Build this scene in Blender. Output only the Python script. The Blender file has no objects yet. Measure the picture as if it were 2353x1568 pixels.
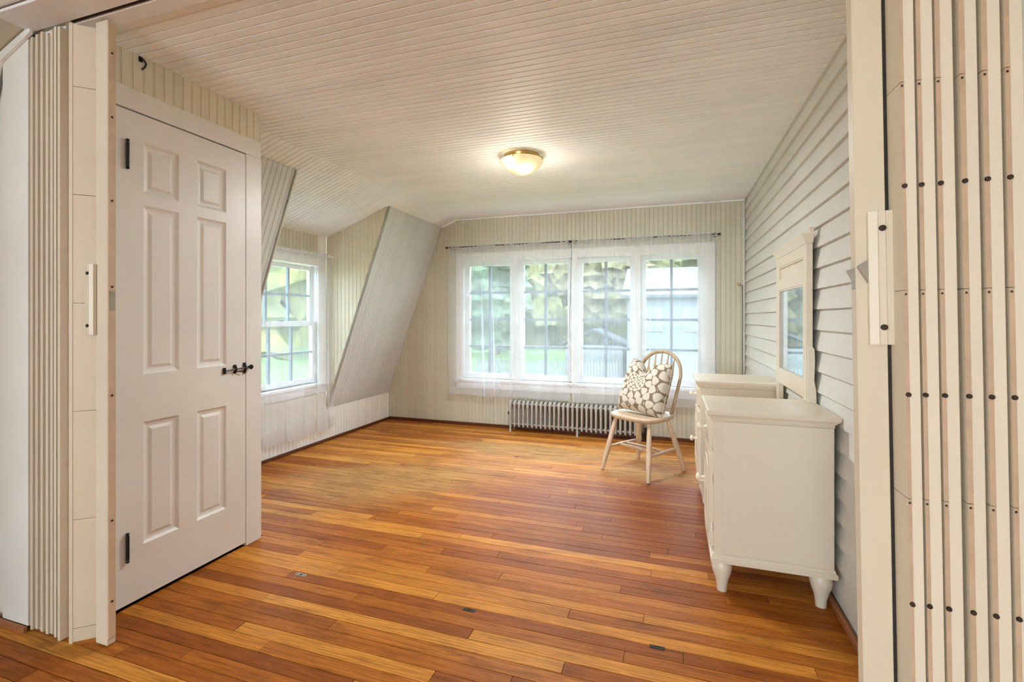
import bpy, bmesh, math, random
from mathutils import Vector, Matrix
from math import sin, cos, pi, radians as R
random.seed(7)
SC = bpy.context.scene
C = SC.collection
# ------------------------------------------------------------------ camera, world, lights, exposure
cam_d = bpy.data.cameras.new('camera'); cam = bpy.data.objects.new('camera', cam_d); C.objects.link(cam)
cam_d.sensor_fit = 'HORIZONTAL'; cam_d.sensor_width = 36.0; cam_d.lens = 36.0*1099/2353
cam_d.shift_y = -54/2353; cam_d.clip_start = .02
cam.location = (0, 0, 1.18); cam.rotation_euler = (R(90), 0, R(18.5)); SC.camera = cam
W = bpy.data.worlds.new('overcast_sky'); SC.world = W; W.use_nodes = True
W.node_tree.nodes['Background'].inputs[0].default_value = (.82, .98, 1.12, 1)
W.node_tree.nodes['Background'].inputs[1].default_value = 7.8
def area(name, loc, rot, sx, sy, power, col):
    d = bpy.data.lights.new(name, 'AREA'); d.shape = 'RECTANGLE'; d.size = sx; d.size_y = sy; d.energy = power; d.color = col
    o = bpy.data.objects.new(name, d); C.objects.link(o); o.location = loc; o.rotation_euler = rot; return o
# fill lights added at two unseen windows, behind and left of the camera
area('near_left_fill', (-3.32, -2.2, 1.35), (0, R(-90), 0), 1.15, 2.1, 32, (.88, 1.0, 1.09))
area('near_back_fill', (-1.5, -5.12, 1.35), (R(90), 0, 0), 2.1, 1.15, 158, (.88, 1.0, 1.09))
sun_d = bpy.data.lights.new('hazy_sun', 'SUN'); sun_d.energy = 9.0; sun_d.angle = R(75); sun_d.color = (.88, .99, 1.1)
sun = bpy.data.objects.new('hazy_sun', sun_d); C.objects.link(sun); sun.rotation_euler = (R(-52), 0, R(14))
SC.view_settings.view_transform = 'Standard'; SC.view_settings.look = 'None'
SC.view_settings.gamma = 1; SC.view_settings.use_curve_mapping = False
SC.view_settings.exposure = 0.35
SC.cycles.use_denoising = True
SC.cycles.max_bounces = 8; SC.cycles.diffuse_bounces = 5; SC.cycles.glossy_bounces = 3
SC.cycles.use_adaptive_sampling = True; SC.cycles.adaptive_threshold = .10; SC.cycles.adaptive_min_samples = 16
SC.cycles.use_auto_tile = False; SC.cycles.time_limit = 1150
SC.cycles.transmission_bounces = 4; SC.cycles.transparent_max_bounces = 14
SC.cycles.sample_clamp_indirect = 3.0; SC.cycles.caustics_reflective = False; SC.cycles.caustics_refractive = False

# ------------------------------------------------------------------ materials
class NT:
    def __init__(s, name):
        s.m = bpy.data.materials.new(name); s.m.use_nodes = True; s.t = s.m.node_tree
        s.p = s.t.nodes['Principled BSDF']; s.out = s.t.nodes['Material Output']
    def n(s, typ, **kw):
        x = s.t.nodes.new(typ)
        for k, v in kw.items():
            if k.startswith('i_'):
                k = k[2:]; x.inputs[int(k) if k.isdigit() else k].default_value = v
            else: setattr(x, k, v)
        return x
    def l(s, a, b): s.t.links.new(a, b)
    def math(s, op, a, b=None, c=None):
        x = s.n('ShaderNodeMath', operation=op)
        for i, v in enumerate((a, b, c)):
            if v is None: continue
            if isinstance(v, (int, float)): x.inputs[i].default_value = v
            else: s.l(v, x.inputs[i])
        return x.outputs[0]
    def mix(s, f, a, b):
        x = s.n('ShaderNodeMix', data_type='RGBA')
        for i, v in ((0, f), (6, a), (7, b)):
            if isinstance(v, (int, float)): x.inputs[i].default_value = v
            elif isinstance(v, tuple): x.inputs[i].default_value = v if len(v) == 4 else v+(1,)
            else: s.l(v, x.inputs[i])
        return x.outputs[2]
    def ramp(s, f, stops):
        x = s.n('ShaderNodeValToRGB'); s.l(f, x.inputs[0]); e = x.color_ramp.elements
        while len(e) < len(stops): e.new(.5)
        for k, (p, c) in enumerate(stops): e[k].position = p; e[k].color = c+(1,)
        return x.outputs[0]
def paint(name, col, rough=.45, var=.05, scale=3.0, bump=.06, spec=.4):
    N = NT(name); g = N.n('ShaderNodeNewGeometry'); no = N.n('ShaderNodeTexNoise', i_Scale=scale, i_Detail=3.0)
    N.l(g.outputs['Position'], no.inputs['Vector'])
    oi = N.n('ShaderNodeObjectInfo')
    f = N.math('ADD', N.math('MULTIPLY', no.outputs[0], .8), N.math('MULTIPLY', oi.outputs['Random'], .25))
    lo = tuple(c*(1-var*2.2) for c in col); hi = tuple(min(1, c*(1+var)) for c in col)
    N.l(N.ramp(f, [(.2, lo), (.8, hi)]), N.p.inputs['Base Color'])
    N.p.inputs['Roughness'].default_value = rough; N.p.inputs['Specular IOR Level'].default_value = spec
    if bump:
        n2 = N.n('ShaderNodeTexNoise', i_Scale=70.0, i_Detail=3.0); N.l(g.outputs['Position'], n2.inputs['Vector'])
        b = N.n('ShaderNodeBump', i_Strength=bump, i_Distance=.004); N.l(n2.outputs[0], b.inputs['Height']); N.l(b.outputs[0], N.p.inputs['Normal'])
    return N.m
def flat(name, col, rough=.5, metal=0.0, spec=.5):
    N = NT(name); no = N.n('ShaderNodeTexNoise', i_Scale=18.0, i_Detail=3.0)
    tc = N.n('ShaderNodeTexCoord'); N.l(tc.outputs['Object'], no.inputs['Vector'])
    N.l(N.ramp(no.outputs[0], [(.25, tuple(c*.86 for c in col)), (.75, tuple(min(1, c*1.08) for c in col))]), N.p.inputs['Base Color'])
    N.p.inputs['Roughness'].default_value = rough; N.p.inputs['Metallic'].default_value = metal
    N.p.inputs['Specular IOR Level'].default_value = spec
    return N.m
M = {}
M['ceil'] = paint('ceiling_white_paint', (.94, .97, .99), .5)
M['ceil_near'] = paint('near_ceiling_paint', (.92, .95, .96), .5)
M['cream'] = paint('cream_wall_paint', (.61, .565, .44), .42)
M['butter'] = paint('butter_cream_paint', (.77, .71, .56), .42)
M['pale'] = paint('pale_wall_paint', (.90, .88, .82), .42)
M['slope'] = paint('slope_wall_paint', (.67, .675, .66), .42)
M['door'] = paint('door_white_paint', (.80, .785, .745), .38)
M['clap'] = paint('clapboard_paint', (.70, .68, .625), .42, var=.04)
M['trimw'] = paint('trim_white_paint', (.85, .83, .80), .4)
M['accord'] = paint('folding_door_paint', (.68, .575, .425), .4, var=.03)
M['stile'] = paint('folding_door_edge_paint', (.70, .605, .47), .4, var=.03)
M['endgrain'] = flat('bare_wood_edge', (.50, .34, .22), .65)
M['furn'] = paint('furniture_cream_paint', (.73, .64, .51), .32, var=.02, bump=.02)
M['knob'] = paint('knob_cream_paint', (.82, .74, .60), .28, var=.02, bump=0)
M['dark'] = flat('dark_gap', (.02, .014, .010), .8)
M['black'] = flat('black_iron', (.025, .022, .02), .4, .6)
M['rodm'] = flat('rod_dark_metal', (.06, .05, .05), .4, .6)
M['steel'] = flat('worn_steel', (.42, .38, .33), .35, .9)
M['brass'] = flat('brass', (.55, .36, .12), .28, .9)
M['nail'] = flat('rusty_nail', (.05, .03, .02), .6, .5)
M['base'] = flat('baseboard_wood', (.11, .030, .014), .3)
M['base_worn'] = flat('worn_baseboard_wood', (.34, .13, .05), .5)
M['bare'] = flat('pale_bare_wood', (.66, .50, .36), .5)
M['rad'] = flat('radiator_paint', (.47, .43, .385), .45, .1)
M['muntin'] = flat('muntin_blue_grey', (.10, .14, .19), .5)  # dark blue-grey for muntins and sash lock, darker than the sash
M['sash'] = flat('sash_white_paint', (.80, .82, .84), .45)
N = NT('mirror_glass'); N.p.inputs['Base Color'].default_value = (.88, .92, .92, 1); N.p.inputs['Metallic'].default_value = 1; N.p.inputs['Roughness'].default_value = .015; M['mirror'] = N.m
N = NT('window_glass'); tr = N.n('ShaderNodeBsdfTransparent'); tr.inputs[0].default_value = (.95, .975, .97, 1); N.l(tr.outputs[0], N.out.inputs[0]); M['glass'] = N.m
def sheer(name, op):
    N = NT(name); tr = N.n('ShaderNodeBsdfTransparent'); di = N.n('ShaderNodeBsdfDiffuse'); tl = N.n('ShaderNodeBsdfTranslucent')
    di.inputs[0].default_value = (.88, .885, .92, 1); tl.inputs[0].default_value = (.76, .775, .83, 1)
    a = N.n('ShaderNodeMixShader', i_0=.45); N.l(di.outputs[0], a.inputs[1]); N.l(tl.outputs[0], a.inputs[2])
    no = N.n('ShaderNodeTexNoise', i_Scale=3.0, i_Detail=2.0); tc = N.n('ShaderNodeTexCoord'); mp = N.n('ShaderNodeMapping'); mp.inputs['Scale'].default_value = (6, 6, .15)
    N.l(tc.outputs['Object'], mp.inputs[0]); N.l(mp.outputs[0], no.inputs['Vector'])
    f = N.math('MULTIPLY_ADD', no.outputs[0], .10, op-.05)
    b = N.n('ShaderNodeMixShader'); N.l(f, b.inputs[0]); N.l(tr.outputs[0], b.inputs[1]); N.l(a.outputs[0], b.inputs[2]); N.l(b.outputs[0], N.out.inputs[0])
    return N.m
M['sheer'] = sheer('sheer_voile', .30); M['hem'] = sheer('sheer_hem', .40)
def bowl():
    N = NT('lit_frosted_glass'); e = N.n('ShaderNodeEmission'); e.inputs[0].default_value = (1, .80, .42, 1)
    tc = N.n('ShaderNodeTexCoord')
    d = None
    for p, wd in (((-.055, -.100, -.062), .050), ((.045, -.055, -.115), .045)):    # the two bulbs glowing through the glass
        v = N.n('ShaderNodeVectorMath', operation='DISTANCE'); N.l(tc.outputs['Object'], v.inputs[0]); v.inputs[1].default_value = p
        g = N.math('POWER', 2.718, N.math('MULTIPLY', N.math('POWER', N.math('DIVIDE', v.outputs['Value'], wd), 2.0), -1.0))
        d = g if d is None else N.math('ADD', d, g)
    N.l(N.math('MULTIPLY_ADD', d, 3.0, .75), e.inputs[1])
    gl = N.n('ShaderNodeBsdfGlossy', i_Roughness=.2); mx = N.n('ShaderNodeMixShader', i_0=.06)
    N.l(e.outputs[0], mx.inputs[1]); N.l(gl.outputs[0], mx.inputs[2]); N.l(mx.outputs[0], N.out.inputs[0]); return N.m
M['bowl'] = bowl()
def floor_wood():
    N = NT('worn_oak_strip_floor'); g = N.n('ShaderNodeNewGeometry'); oi = N.n('ShaderNodeObjectInfo'); rnd = oi.outputs['Random']
    add = N.n('ShaderNodeVectorMath', operation='ADD'); cx = N.n('ShaderNodeCombineXYZ')
    N.l(N.math('MULTIPLY', rnd, 37.0), cx.inputs[0]); N.l(N.math('MULTIPLY', rnd, 91.0), cx.inputs[1])
    N.l(g.outputs['Position'], add.inputs[0]); N.l(cx.outputs[0], add.inputs[1])
    # grain
    m1 = N.n('ShaderNodeMapping'); m1.inputs['Scale'].default_value = (1.6, 26, 1); N.l(add.outputs[0], m1.inputs[0])
    n1 = N.n('ShaderNodeTexNoise', i_Scale=3.2, i_Detail=7.0, i_Roughness=.62, i_Distortion=.6); N.l(m1.outputs[0], n1.inputs['Vector'])
    m2 = N.n('ShaderNodeMapping'); m2.inputs['Scale'].default_value = (1.1, 9.0, 1); N.l(add.outputs[0], m2.inputs[0])
    wv = N.n('ShaderNodeTexWave', i_Scale=2.6, i_Distortion=9.0, i_Detail=2.5); wv.bands_direction = 'Y'; wv.inputs['Detail Scale'].default_value = .9
    N.l(m2.outputs[0], wv.inputs['Vector'])
    # per-board tone
    tone = N.ramp(rnd, [(0, (.29, .080, .013)), (.25, (.39, .118, .017)), (.6, (.50, .172, .024)), (.85, (.61, .24, .035)), (1, (.68, .30, .055))])
    grain = N.ramp(n1.outputs[0], [(.3, (.45, .38, .32)), (.5, (.95, .94, .93)), (.72, (1.3, 1.33, 1.36))])
    mul = N.n('ShaderNodeMix', data_type='RGBA', blend_type='MULTIPLY', i_0=.8); N.l(tone, mul.inputs[6]); N.l(grain, mul.inputs[7])
    wr = N.ramp(wv.outputs[0], [(.05, (.62, .56, .5)), (.3, (1, 1, 1))])
    mul2 = N.n('ShaderNodeMix', data_type='RGBA', blend_type='MULTIPLY'); N.l(N.math('GREATER_THAN', N.math('FRACT', N.math('MULTIPLY', rnd, 7.31)), .45), mul2.inputs[0])
    N.l(mul.outputs[2], mul2.inputs[6]); N.l(wr, mul2.inputs[7])
    m2f = N.n('ShaderNodeMix', data_type='RGBA', i_0=.55); N.l(mul.outputs[2], m2f.inputs[6]); N.l(mul2.outputs[2], m2f.inputs[7])
    # wear: a bleached track where the finish has gone, towards the windows
    sp = N.n('ShaderNodeSeparateXYZ'); N.l(g.outputs['Position'], sp.inputs[0])
    nb = N.n('ShaderNodeTexNoise', i_Scale=1.7, i_Detail=5.0, i_Roughness=.6); mb = N.n('ShaderNodeMapping'); mb.inputs['Scale'].default_value = (.8, 2.2, 1)
    N.l(g.outputs['Position'], mb.inputs[0]); N.l(mb.outputs[0], nb.inputs['Vector'])
    def ell(cx_, cy_, ang, a, b):
        ca, sa = cos(ang), sin(ang)
        dx = N.math('SUBTRACT', sp.outputs[0], cx_); dy = N.math('SUBTRACT', sp.outputs[1], cy_)
        p = N.math('DIVIDE', N.math('ADD', N.math('MULTIPLY', dx, ca), N.math('MULTIPLY', dy, sa)), a)
        q = N.math('DIVIDE', N.math('SUBTRACT', N.math('MULTIPLY', dy, ca), N.math('MULTIPLY', dx, sa)), b)
        return N.math('SUBTRACT', 1.0, N.math('SQRT', N.math('ADD', N.math('MULTIPLY', p, p), N.math('MULTIPLY', q, q))))
    w1 = ell(-1.95, 3.05, R(35), .95, .60); w2 = ell(-1.1, 4.05, R(3), 1.25, .33); w3 = ell(-.2, 3.75, 0, .5, .3)
    wear = N.math('MAXIMUM', N.math('MAXIMUM', w1, w2), w3)
    wear = N.math('ADD', wear, N.math('MULTIPLY', N.math('SUBTRACT', nb.outputs[0], .5), 1.9))
    wm = N.n('ShaderNodeMapRange', clamp=True); N.l(wear, wm.inputs[0]); wm.inputs[1].default_value = -.12; wm.inputs[2].default_value = .55
    worn = N.n('ShaderNodeMix', data_type='RGBA', blend_type='MULTIPLY', i_0=1.0); worn.inputs[6].default_value = (.42, .225, .078, 1); N.l(grain, worn.inputs[7])
    col = N.mix(N.math('MULTIPLY', wm.outputs[0], .85), m2f.outputs[2], worn.outputs[2])
    # dark grime blotches, with a shape of their own
    nd = N.n('ShaderNodeTexNoise', i_Scale=5.0, i_Detail=6.0, i_Roughness=.65); md = N.n('ShaderNodeMapping'); md.inputs['Scale'].default_value = (.55, 1.6, 1); md.inputs['Location'].default_value = (3.3, 8.1, 0)
    N.l(g.outputs['Position'], md.inputs[0]); N.l(md.outputs[0], nd.inputs['Vector'])
    dm = N.n('ShaderNodeMapRange', clamp=True); N.l(nd.outputs[0], dm.inputs[0]); dm.inputs[1].default_value = .50; dm.inputs[2].default_value = .75
    col = N.mix(N.math('MULTIPLY', dm.outputs[0], .55), col, (.085, .026, .010))
    # red varnish remains on the window side
    redm = N.n('ShaderNodeMapRange', clamp=True); N.l(N.math('ADD', ell(.0, 3.0, 0, 1.5, .75), N.math('MULTIPLY', N.math('SUBTRACT', nb.outputs[0], .5), .9)), redm.inputs[0]); redm.inputs[1].default_value = 0; redm.inputs[2].default_value = .5
    col = N.mix(N.math('MULTIPLY', redm.outputs[0], .70), col, (.20, .045, .014))
    kv = N.n('ShaderNodeTexVoronoi', i_Scale=1.0, feature='F1'); mk = N.n('ShaderNodeMapping'); mk.inputs['Scale'].default_value = (1.25, 2.4, 1)   # knots
    N.l(g.outputs['Position'], mk.inputs[0]); N.l(mk.outputs[0], kv.inputs['Vector'])
    km = N.n('ShaderNodeMapRange', clamp=True); N.l(N.math('ADD', kv.outputs['Distance'], N.math('MULTIPLY', n1.outputs[0], .03)), km.inputs[0]); km.inputs[1].default_value = .052; km.inputs[2].default_value = .030
    col = N.mix(N.math('MULTIPLY', km.outputs[0], .8), col, (.035, .016, .008))
    N.l(col, N.p.inputs['Base Color'])
    rr = N.math('ADD', N.math('MULTIPLY', n1.outputs[0], .18), N.math('MULTIPLY_ADD', wm.outputs[0], .20, .34)); N.l(rr, N.p.inputs['Roughness'])
    N.p.inputs['Specular IOR Level'].default_value = .10
    b = N.n('ShaderNodeBump', i_Strength=.25, i_Distance=.003); N.l(n1.outputs[0], b.inputs['Height']); N.l(b.outputs[0], N.p.inputs['Normal'])
    return N.m
M['floor'] = floor_wood()
def wood(name, lo, hi, rough=.45):
    N = NT(name); tc = N.n('ShaderNodeTexCoord'); mp = N.n('ShaderNodeMapping'); mp.inputs['Scale'].default_value = (30, 30, 4)
    N.l(tc.outputs['Object'], mp.inputs[0]); no = N.n('ShaderNodeTexNoise', i_Scale=2.0, i_Detail=6.0, i_Distortion=.4); N.l(mp.outputs[0], no.inputs['Vector'])
    N.l(N.ramp(no.outputs[0], [(.3, lo), (.7, hi)]), N.p.inputs['Base Color']); N.p.inputs['Roughness'].default_value = rough
    return N.m
M['chair'] = wood('bleached_chair_wood', (.56, .40, .26), (.72, .55, .38))
M['bow'] = wood('chair_bow_wood', (.40, .27, .15), (.56, .40, .25))
def pillow_mat():
    N = NT('floral_print_linen'); tc = N.n('ShaderNodeTexCoord'); sp = N.n('ShaderNodeSeparateXYZ'); N.l(tc.outputs['UV'], sp.inputs[0])
    # every petal of a ring: nearest sector centre -> local (along, across) -> teardrop
    def ring(cx, cy, n, r0, la, wb, ph, tear=.5):
        x = N.math('SUBTRACT', sp.outputs[0], cx); y = N.math('SUBTRACT', sp.outputs[1], cy)
        r = N.math('SQRT', N.math('ADD', N.math('MULTIPLY', x, x), N.math('MULTIPLY', y, y)))
        th = N.math('ADD', N.math('ARCTAN2', y, x), ph+20*pi)
        t = N.math('SUBTRACT', N.math('MODULO', th, 2*pi/n), pi/n)
        a = N.math('SUBTRACT', N.math('MULTIPLY', r, N.math('COSINE', t)), r0); b = N.math('MULTIPLY', r, N.math('SINE', t))
        k = N.math('DIVIDE', a, la)
        wd = N.math('MULTIPLY_ADD', k, -tear*wb if False else tear*wb, wb)
        q = N.math('DIVIDE', b, wd)
        return N.math('SQRT', N.math('ADD', N.math('MULTIPLY', k, k), N.math('MULTIPLY', q, q)))
    c = (.40, .56)
    ds = [ring(*c, 1, 0.0, .026, .026, 0, 0), ring(*c, 5, .060, .032, .033, .2, .15), ring(*c, 9, .122, .030, .040, .5, .12), ring(*c, 13, .184, .031, .043, .1, .2),
          ring(*c, 12, .285, .070, .062, .33, .5), ring(*c, 15, .415, .066, .076, .05, -.4), ring(*c, 17, .545, .070, .086, .22, .45), ring(*c, 19, .680, .068, .098, .1, -.35), ring(*c, 21, .81, .066, .11, .3, .4)]
    d = ds[0]
    for e in ds[1:]: d = N.math('MINIMUM', d, e)
    no = N.n('ShaderNodeTexNoise', i_Scale=14.0, i_Detail=2.0); N.l(tc.outputs['UV'], no.inputs['Vector'])
    d = N.math('ADD', d, N.math('MULTIPLY_ADD', no.outputs[0], .3, -.15))
    mask = N.n('ShaderNodeMapRange', clamp=True); N.l(d, mask.inputs[0]); mask.inputs[1].default_value = .93; mask.inputs[2].default_value = 1.05
    # little scrolls in the taupe ground
    vo = N.n('ShaderNodeTexVoronoi', i_Scale=9.0, feature='F1'); N.l(tc.outputs['UV'], vo.inputs['Vector'])
    scr = N.math('LESS_THAN', N.math('ABSOLUTE', N.math('SUBTRACT', vo.outputs['Distance'], .26)), .06)
    far = N.n('ShaderNodeMapRange', clamp=True); N.l(d, far.inputs[0]); far.inputs[1].default_value = 1.35; far.inputs[2].default_value = 1.45
    ground = N.mix(N.math('MULTIPLY', scr, far.outputs[0]), (.235, .175, .115), (.66, .60, .50))
    N.l(N.mix(mask.outputs[0], (.66, .60, .50), ground), N.p.inputs['Base Color']); N.p.inputs['Roughness'].default_value = .9
    N.p.inputs['Specular IOR Level'].default_value = .1
    return N.m
M['pillow'] = pillow_mat(); M['piping'] = flat('pillow_edge_linen', (.42, .36, .28), .9)
M['grass'] = flat('lawn', (.085, .15, .045), .9)
def leafm(name, a, b):
    N = NT(name); no = N.n('ShaderNodeTexNoise', i_Scale=1.6, i_Detail=6.0); tc = N.n('ShaderNodeTexCoord'); N.l(tc.outputs['Object'], no.inputs['Vector'])
    N.l(N.ramp(no.outputs[0], [(.35, a), (.65, b)]), N.p.inputs['Base Color']); N.p.inputs['Roughness'].default_value = .9; return N.m
M['leaf_y'] = leafm('autumn_leaves', (.10, .11, .045), (.23, .21, .08)); M['leaf_g'] = leafm('green_leaves', (.05, .075, .05), (.11, .145, .085)); M['leaf_o'] = leafm('russet_leaves', (.13, .11, .06), (.21, .18, .095))
M['bark'] = flat('bark', (.12, .09, .07), .9); M['hwall'] = flat('grey_siding', (.14, .15, .175), .8); M['hroof'] = flat('grey_shingles', (.075, .083, .097), .8); M['hwhite'] = flat('white_exterior', (.20, .21, .22), .7); M['hglass'] = flat('dark_pane', (.12, .15, .18), .2)

# ------------------------------------------------------------------ helpers
def wmat(o):
    m = o.matrix_basis.copy()
    while o.parent: o = o.parent; m = o.matrix_basis @ m
    return m
def obj(name, bm, mat, parent=None, world=True, smooth=False, label=None):
    if parent is not None and world: bm.transform(wmat(parent).inverted())
    bmesh.ops.recalc_face_normals(bm, faces=bm.faces)
    me = bpy.data.meshes.new(name); bm.to_mesh(me); bm.free()
    for mm in (mat if isinstance(mat, (list, tuple)) else [mat]): me.materials.append(M[mm])
    if smooth:
        for p in me.polygons: p.use_smooth = True
        if smooth != True and hasattr(me, 'set_sharp_from_angle'): me.set_sharp_from_angle(angle=R(smooth))
    o = bpy.data.objects.new(name, me); C.objects.link(o)
    if parent is not None: o.parent = parent
    if label: o['label'] = label
    return o
def tag(o, label, cat, group=None, kind=None):
    o['label'] = label; o['category'] = cat
    if group: o['group'] = group
    if kind: o['kind'] = kind
    return o
def thing(name, label, cat, loc=(0, 0, 0), rot=(0, 0, 0), group=None, kind=None):
    o = bpy.data.objects.new(name, None); C.objects.link(o); o.location = loc; o.rotation_euler = rot; o.empty_display_size = .1
    return tag(o, label, cat, group, kind)
def B(): return bmesh.new()
def box(bm, lo, hi, bev=0.0, seg=1, mi=0):
    x0, y0, z0 = lo; x1, y1, z1 = hi
    v = [bm.verts.new(p) for p in ((x0, y0, z0), (x1, y0, z0), (x1, y1, z0), (x0, y1, z0), (x0, y0, z1), (x1, y0, z1), (x1, y1, z1), (x0, y1, z1))]
    fs = [bm.faces.new([v[i] for i in q]) for q in ((3, 2, 1, 0), (4, 5, 6, 7), (0, 1, 5, 4), (1, 2, 6, 5), (2, 3, 7, 6), (3, 0, 4, 7))]
    for f in fs: f.material_index = mi
    if bev: bmesh.ops.bevel(bm, geom=list({e for f in fs for e in f.edges}), offset=bev, segments=seg, affect='EDGES', profile=.6)
    return bm
def bx(lo, hi, bev=0.0, seg=1): return box(B(), lo, hi, bev, seg)
def prism(bm, pts, fn, a, b):
    """polygon pts (p,q) swept from a to b; fn(p,q,t) -> xyz"""
    v0 = [bm.verts.new(fn(p, q, a)) for p, q in pts]; v1 = [bm.verts.new(fn(p, q, b)) for p, q in pts]
    n = len(pts); bm.faces.new(v0[::-1]); bm.faces.new(v1)
    for i in range(n): bm.faces.new((v0[i], v0[(i+1) % n], v1[(i+1) % n], v1[i]))
    return bm
def loops(bm, ls, cap=True, first=True):
    vs = [[bm.verts.new(p) for p in l] for l in ls]; n = len(vs[0])
    for a, b in zip(vs, vs[1:]):
        for i in range(n): bm.faces.new((a[i], a[(i+1) % n], b[(i+1) % n], b[i]))
    if cap:
        if first: bm.faces.new(vs[0][::-1])
        bm.faces.new(vs[-1])
    return bm
def lathe(bm, prof, o=(0, 0, 0), axis='z', n=16):
    ax = {'z': lambda r, c, s, h: (r*c, r*s, h), 'x': lambda r, c, s, h: (h, r*c, r*s), 'y': lambda r, c, s, h: (r*s, h, r*c)}[axis]
    ls = []
    for r, h in prof:
        ls.append([tuple(Vector(o)+Vector(ax(max(r, 1e-4), cos(2*pi*k/n), sin(2*pi*k/n), h))) for k in range(n)])
    return loops(bm, ls)
def tube(bm, pts, rad, n=8):
    pts = [Vector(p) for p in pts]; rs = rad if isinstance(rad, (list, tuple)) else [rad]*len(pts)
    ls = []; nrm = None
    for i, p in enumerate(pts):
        t = (pts[min(i+1, len(pts)-1)]-pts[max(i-1, 0)]).normalized()
        if nrm is None: nrm = t.orthogonal().normalized()
        else:
            nrm = (nrm-t*nrm.dot(t)); nrm = nrm.normalized() if nrm.length > 1e-6 else t.orthogonal().normalized()
        bi = t.cross(nrm); r = rs[i]; ra, rb = r if isinstance(r, tuple) else (r, r)
        ls.append([tuple(p+nrm*ra*cos(2*pi*k/n)+bi*rb*sin(2*pi*k/n)) for k in range(n)])
    return loops(bm, ls)
def rectloops(bm, x0, x1, y0, y1, prof):
    """stack of rectangles: prof = [(z, outset)]"""
    return loops(bm, [[(x0-o, y0-o, z), (x1+o, y0-o, z), (x1+o, y1+o, z), (x0-o, y1+o, z)] for z, o in prof])
PITCH = .0425
def bead(p): return [(0, .006), (0, .0014), (.0014, 0), (p-.0084, 0), (p-.0072, .0021), (p-.0046, .0003), (p-.0016, .0021), (p-.0004, .0023), (p-.0004, .006)]
def plain(p): return [(0, .006), (0, .0018), (.0018, 0), (p-.0022, 0), (p-.0006, .0018), (p-.0006, .006)]
def vspan(poly, u):
    lo, hi = 1e9, -1e9; n = len(poly)
    for i in range(n):
        (a, b), (c, d) = poly[i], poly[(i+1) % n]
        if abs(c-a) < 1e-9:
            if abs(u-a) < 1e-9: lo = min(lo, b, d); hi = max(hi, b, d)
        elif min(a, c)-1e-9 <= u <= max(a, c)+1e-9:
            v = b+(d-b)*(u-a)/(c-a); lo = min(lo, v); hi = max(hi, v)
    return lo, hi
def boards(parent, name, mat, O, U, V, N, poly, pitch=PITCH, prof=bead, phase=0.0):
    O, U, V, N = Vector(O), Vector(U), Vector(V), Vector(N)
    u0 = min(p[0] for p in poly); u1 = max(p[0] for p in poly); k = math.floor((u0-phase)/pitch); out = []
    corners = sorted(p[0] for p in poly)
    while phase+k*pitch < u1-1e-6:
        s = phase+k*pitch; k += 1
        pts = [(s+a, d) for a, d in prof(pitch)]
        pts = [(min(max(a, u0), u1), d) for a, d in pts]
        q = []
        for a, d in pts:
            if not q or abs(q[-1][0]-a) > 1e-7 or abs(q[-1][1]-d) > 1e-7: q.append((a, d))
        if q[-1][0]-q[0][0] < .002: continue
        ext = []                                     # a corner of the outline inside this board gets its own cut
        for i in range(len(q)-1):
            ext.append(q[i])
            for c in corners:
                if q[i][0]+1e-4 < c < q[i+1][0]-1e-4:
                    f = (c-q[i][0])/(q[i+1][0]-q[i][0])
                    if not ext or abs(ext[-1][0]-c) > 1e-6: ext.append((c, q[i][1]+f*(q[i+1][1]-q[i][1])))
        ext.append(q[-1]); q = ext
        bm = B(); A = []; Z = []
        for a, d in q:
            lo, hi = vspan(poly, a)
            A.append(bm.verts.new(O+U*a+V*lo-N*d)); Z.append(bm.verts.new(O+U*a+V*hi-N*d))
        for i in range(len(q)-1):
            try: bm.faces.new((A[i], A[i+1], Z[i+1], Z[i]))
            except ValueError: pass
        try: bm.faces.new(A); bm.faces.new(Z[::-1])
        except ValueError: pass
        out.append(obj(name, bm, mat, parent))
    return out
def slab(bm, O, U, V, N, poly, d0=.006, d1=.08):
    O, U, V, N = Vector(O), Vector(U), Vector(V), Vector(N)
    return prism(bm, poly, lambda p, q, t: O+U*p+V*q-N*t, d0, d1)
def struct(name, bm, mat, label, cat='wall'):
    return tag(obj(name, bm, mat), label, cat, kind='structure')

# ------------------------------------------------------------------ key dimensions (metres)
XR, XL, YF, HC = .645, -3.13, 4.83, 2.265           # right wall, left knee wall, far wall, ceiling
XB, XS, ZS, ZK = -2.26, -2.446, 2.195, .31           # ceiling bend, foot of shallow slope, its height, knee wall height
ZD = 1.943                                           # dormer ceiling at the window wall
D0, D1 = 2.66, 3.77                                  # dormer along Y
XC, YC = -2.09, 2.0                                  # closet wall and its far corner
YP = 1.14                                            # line of the folding door
EX, EY, EZ = (1, 0, 0), (0, 1, 0), (0, 0, 1)
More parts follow.
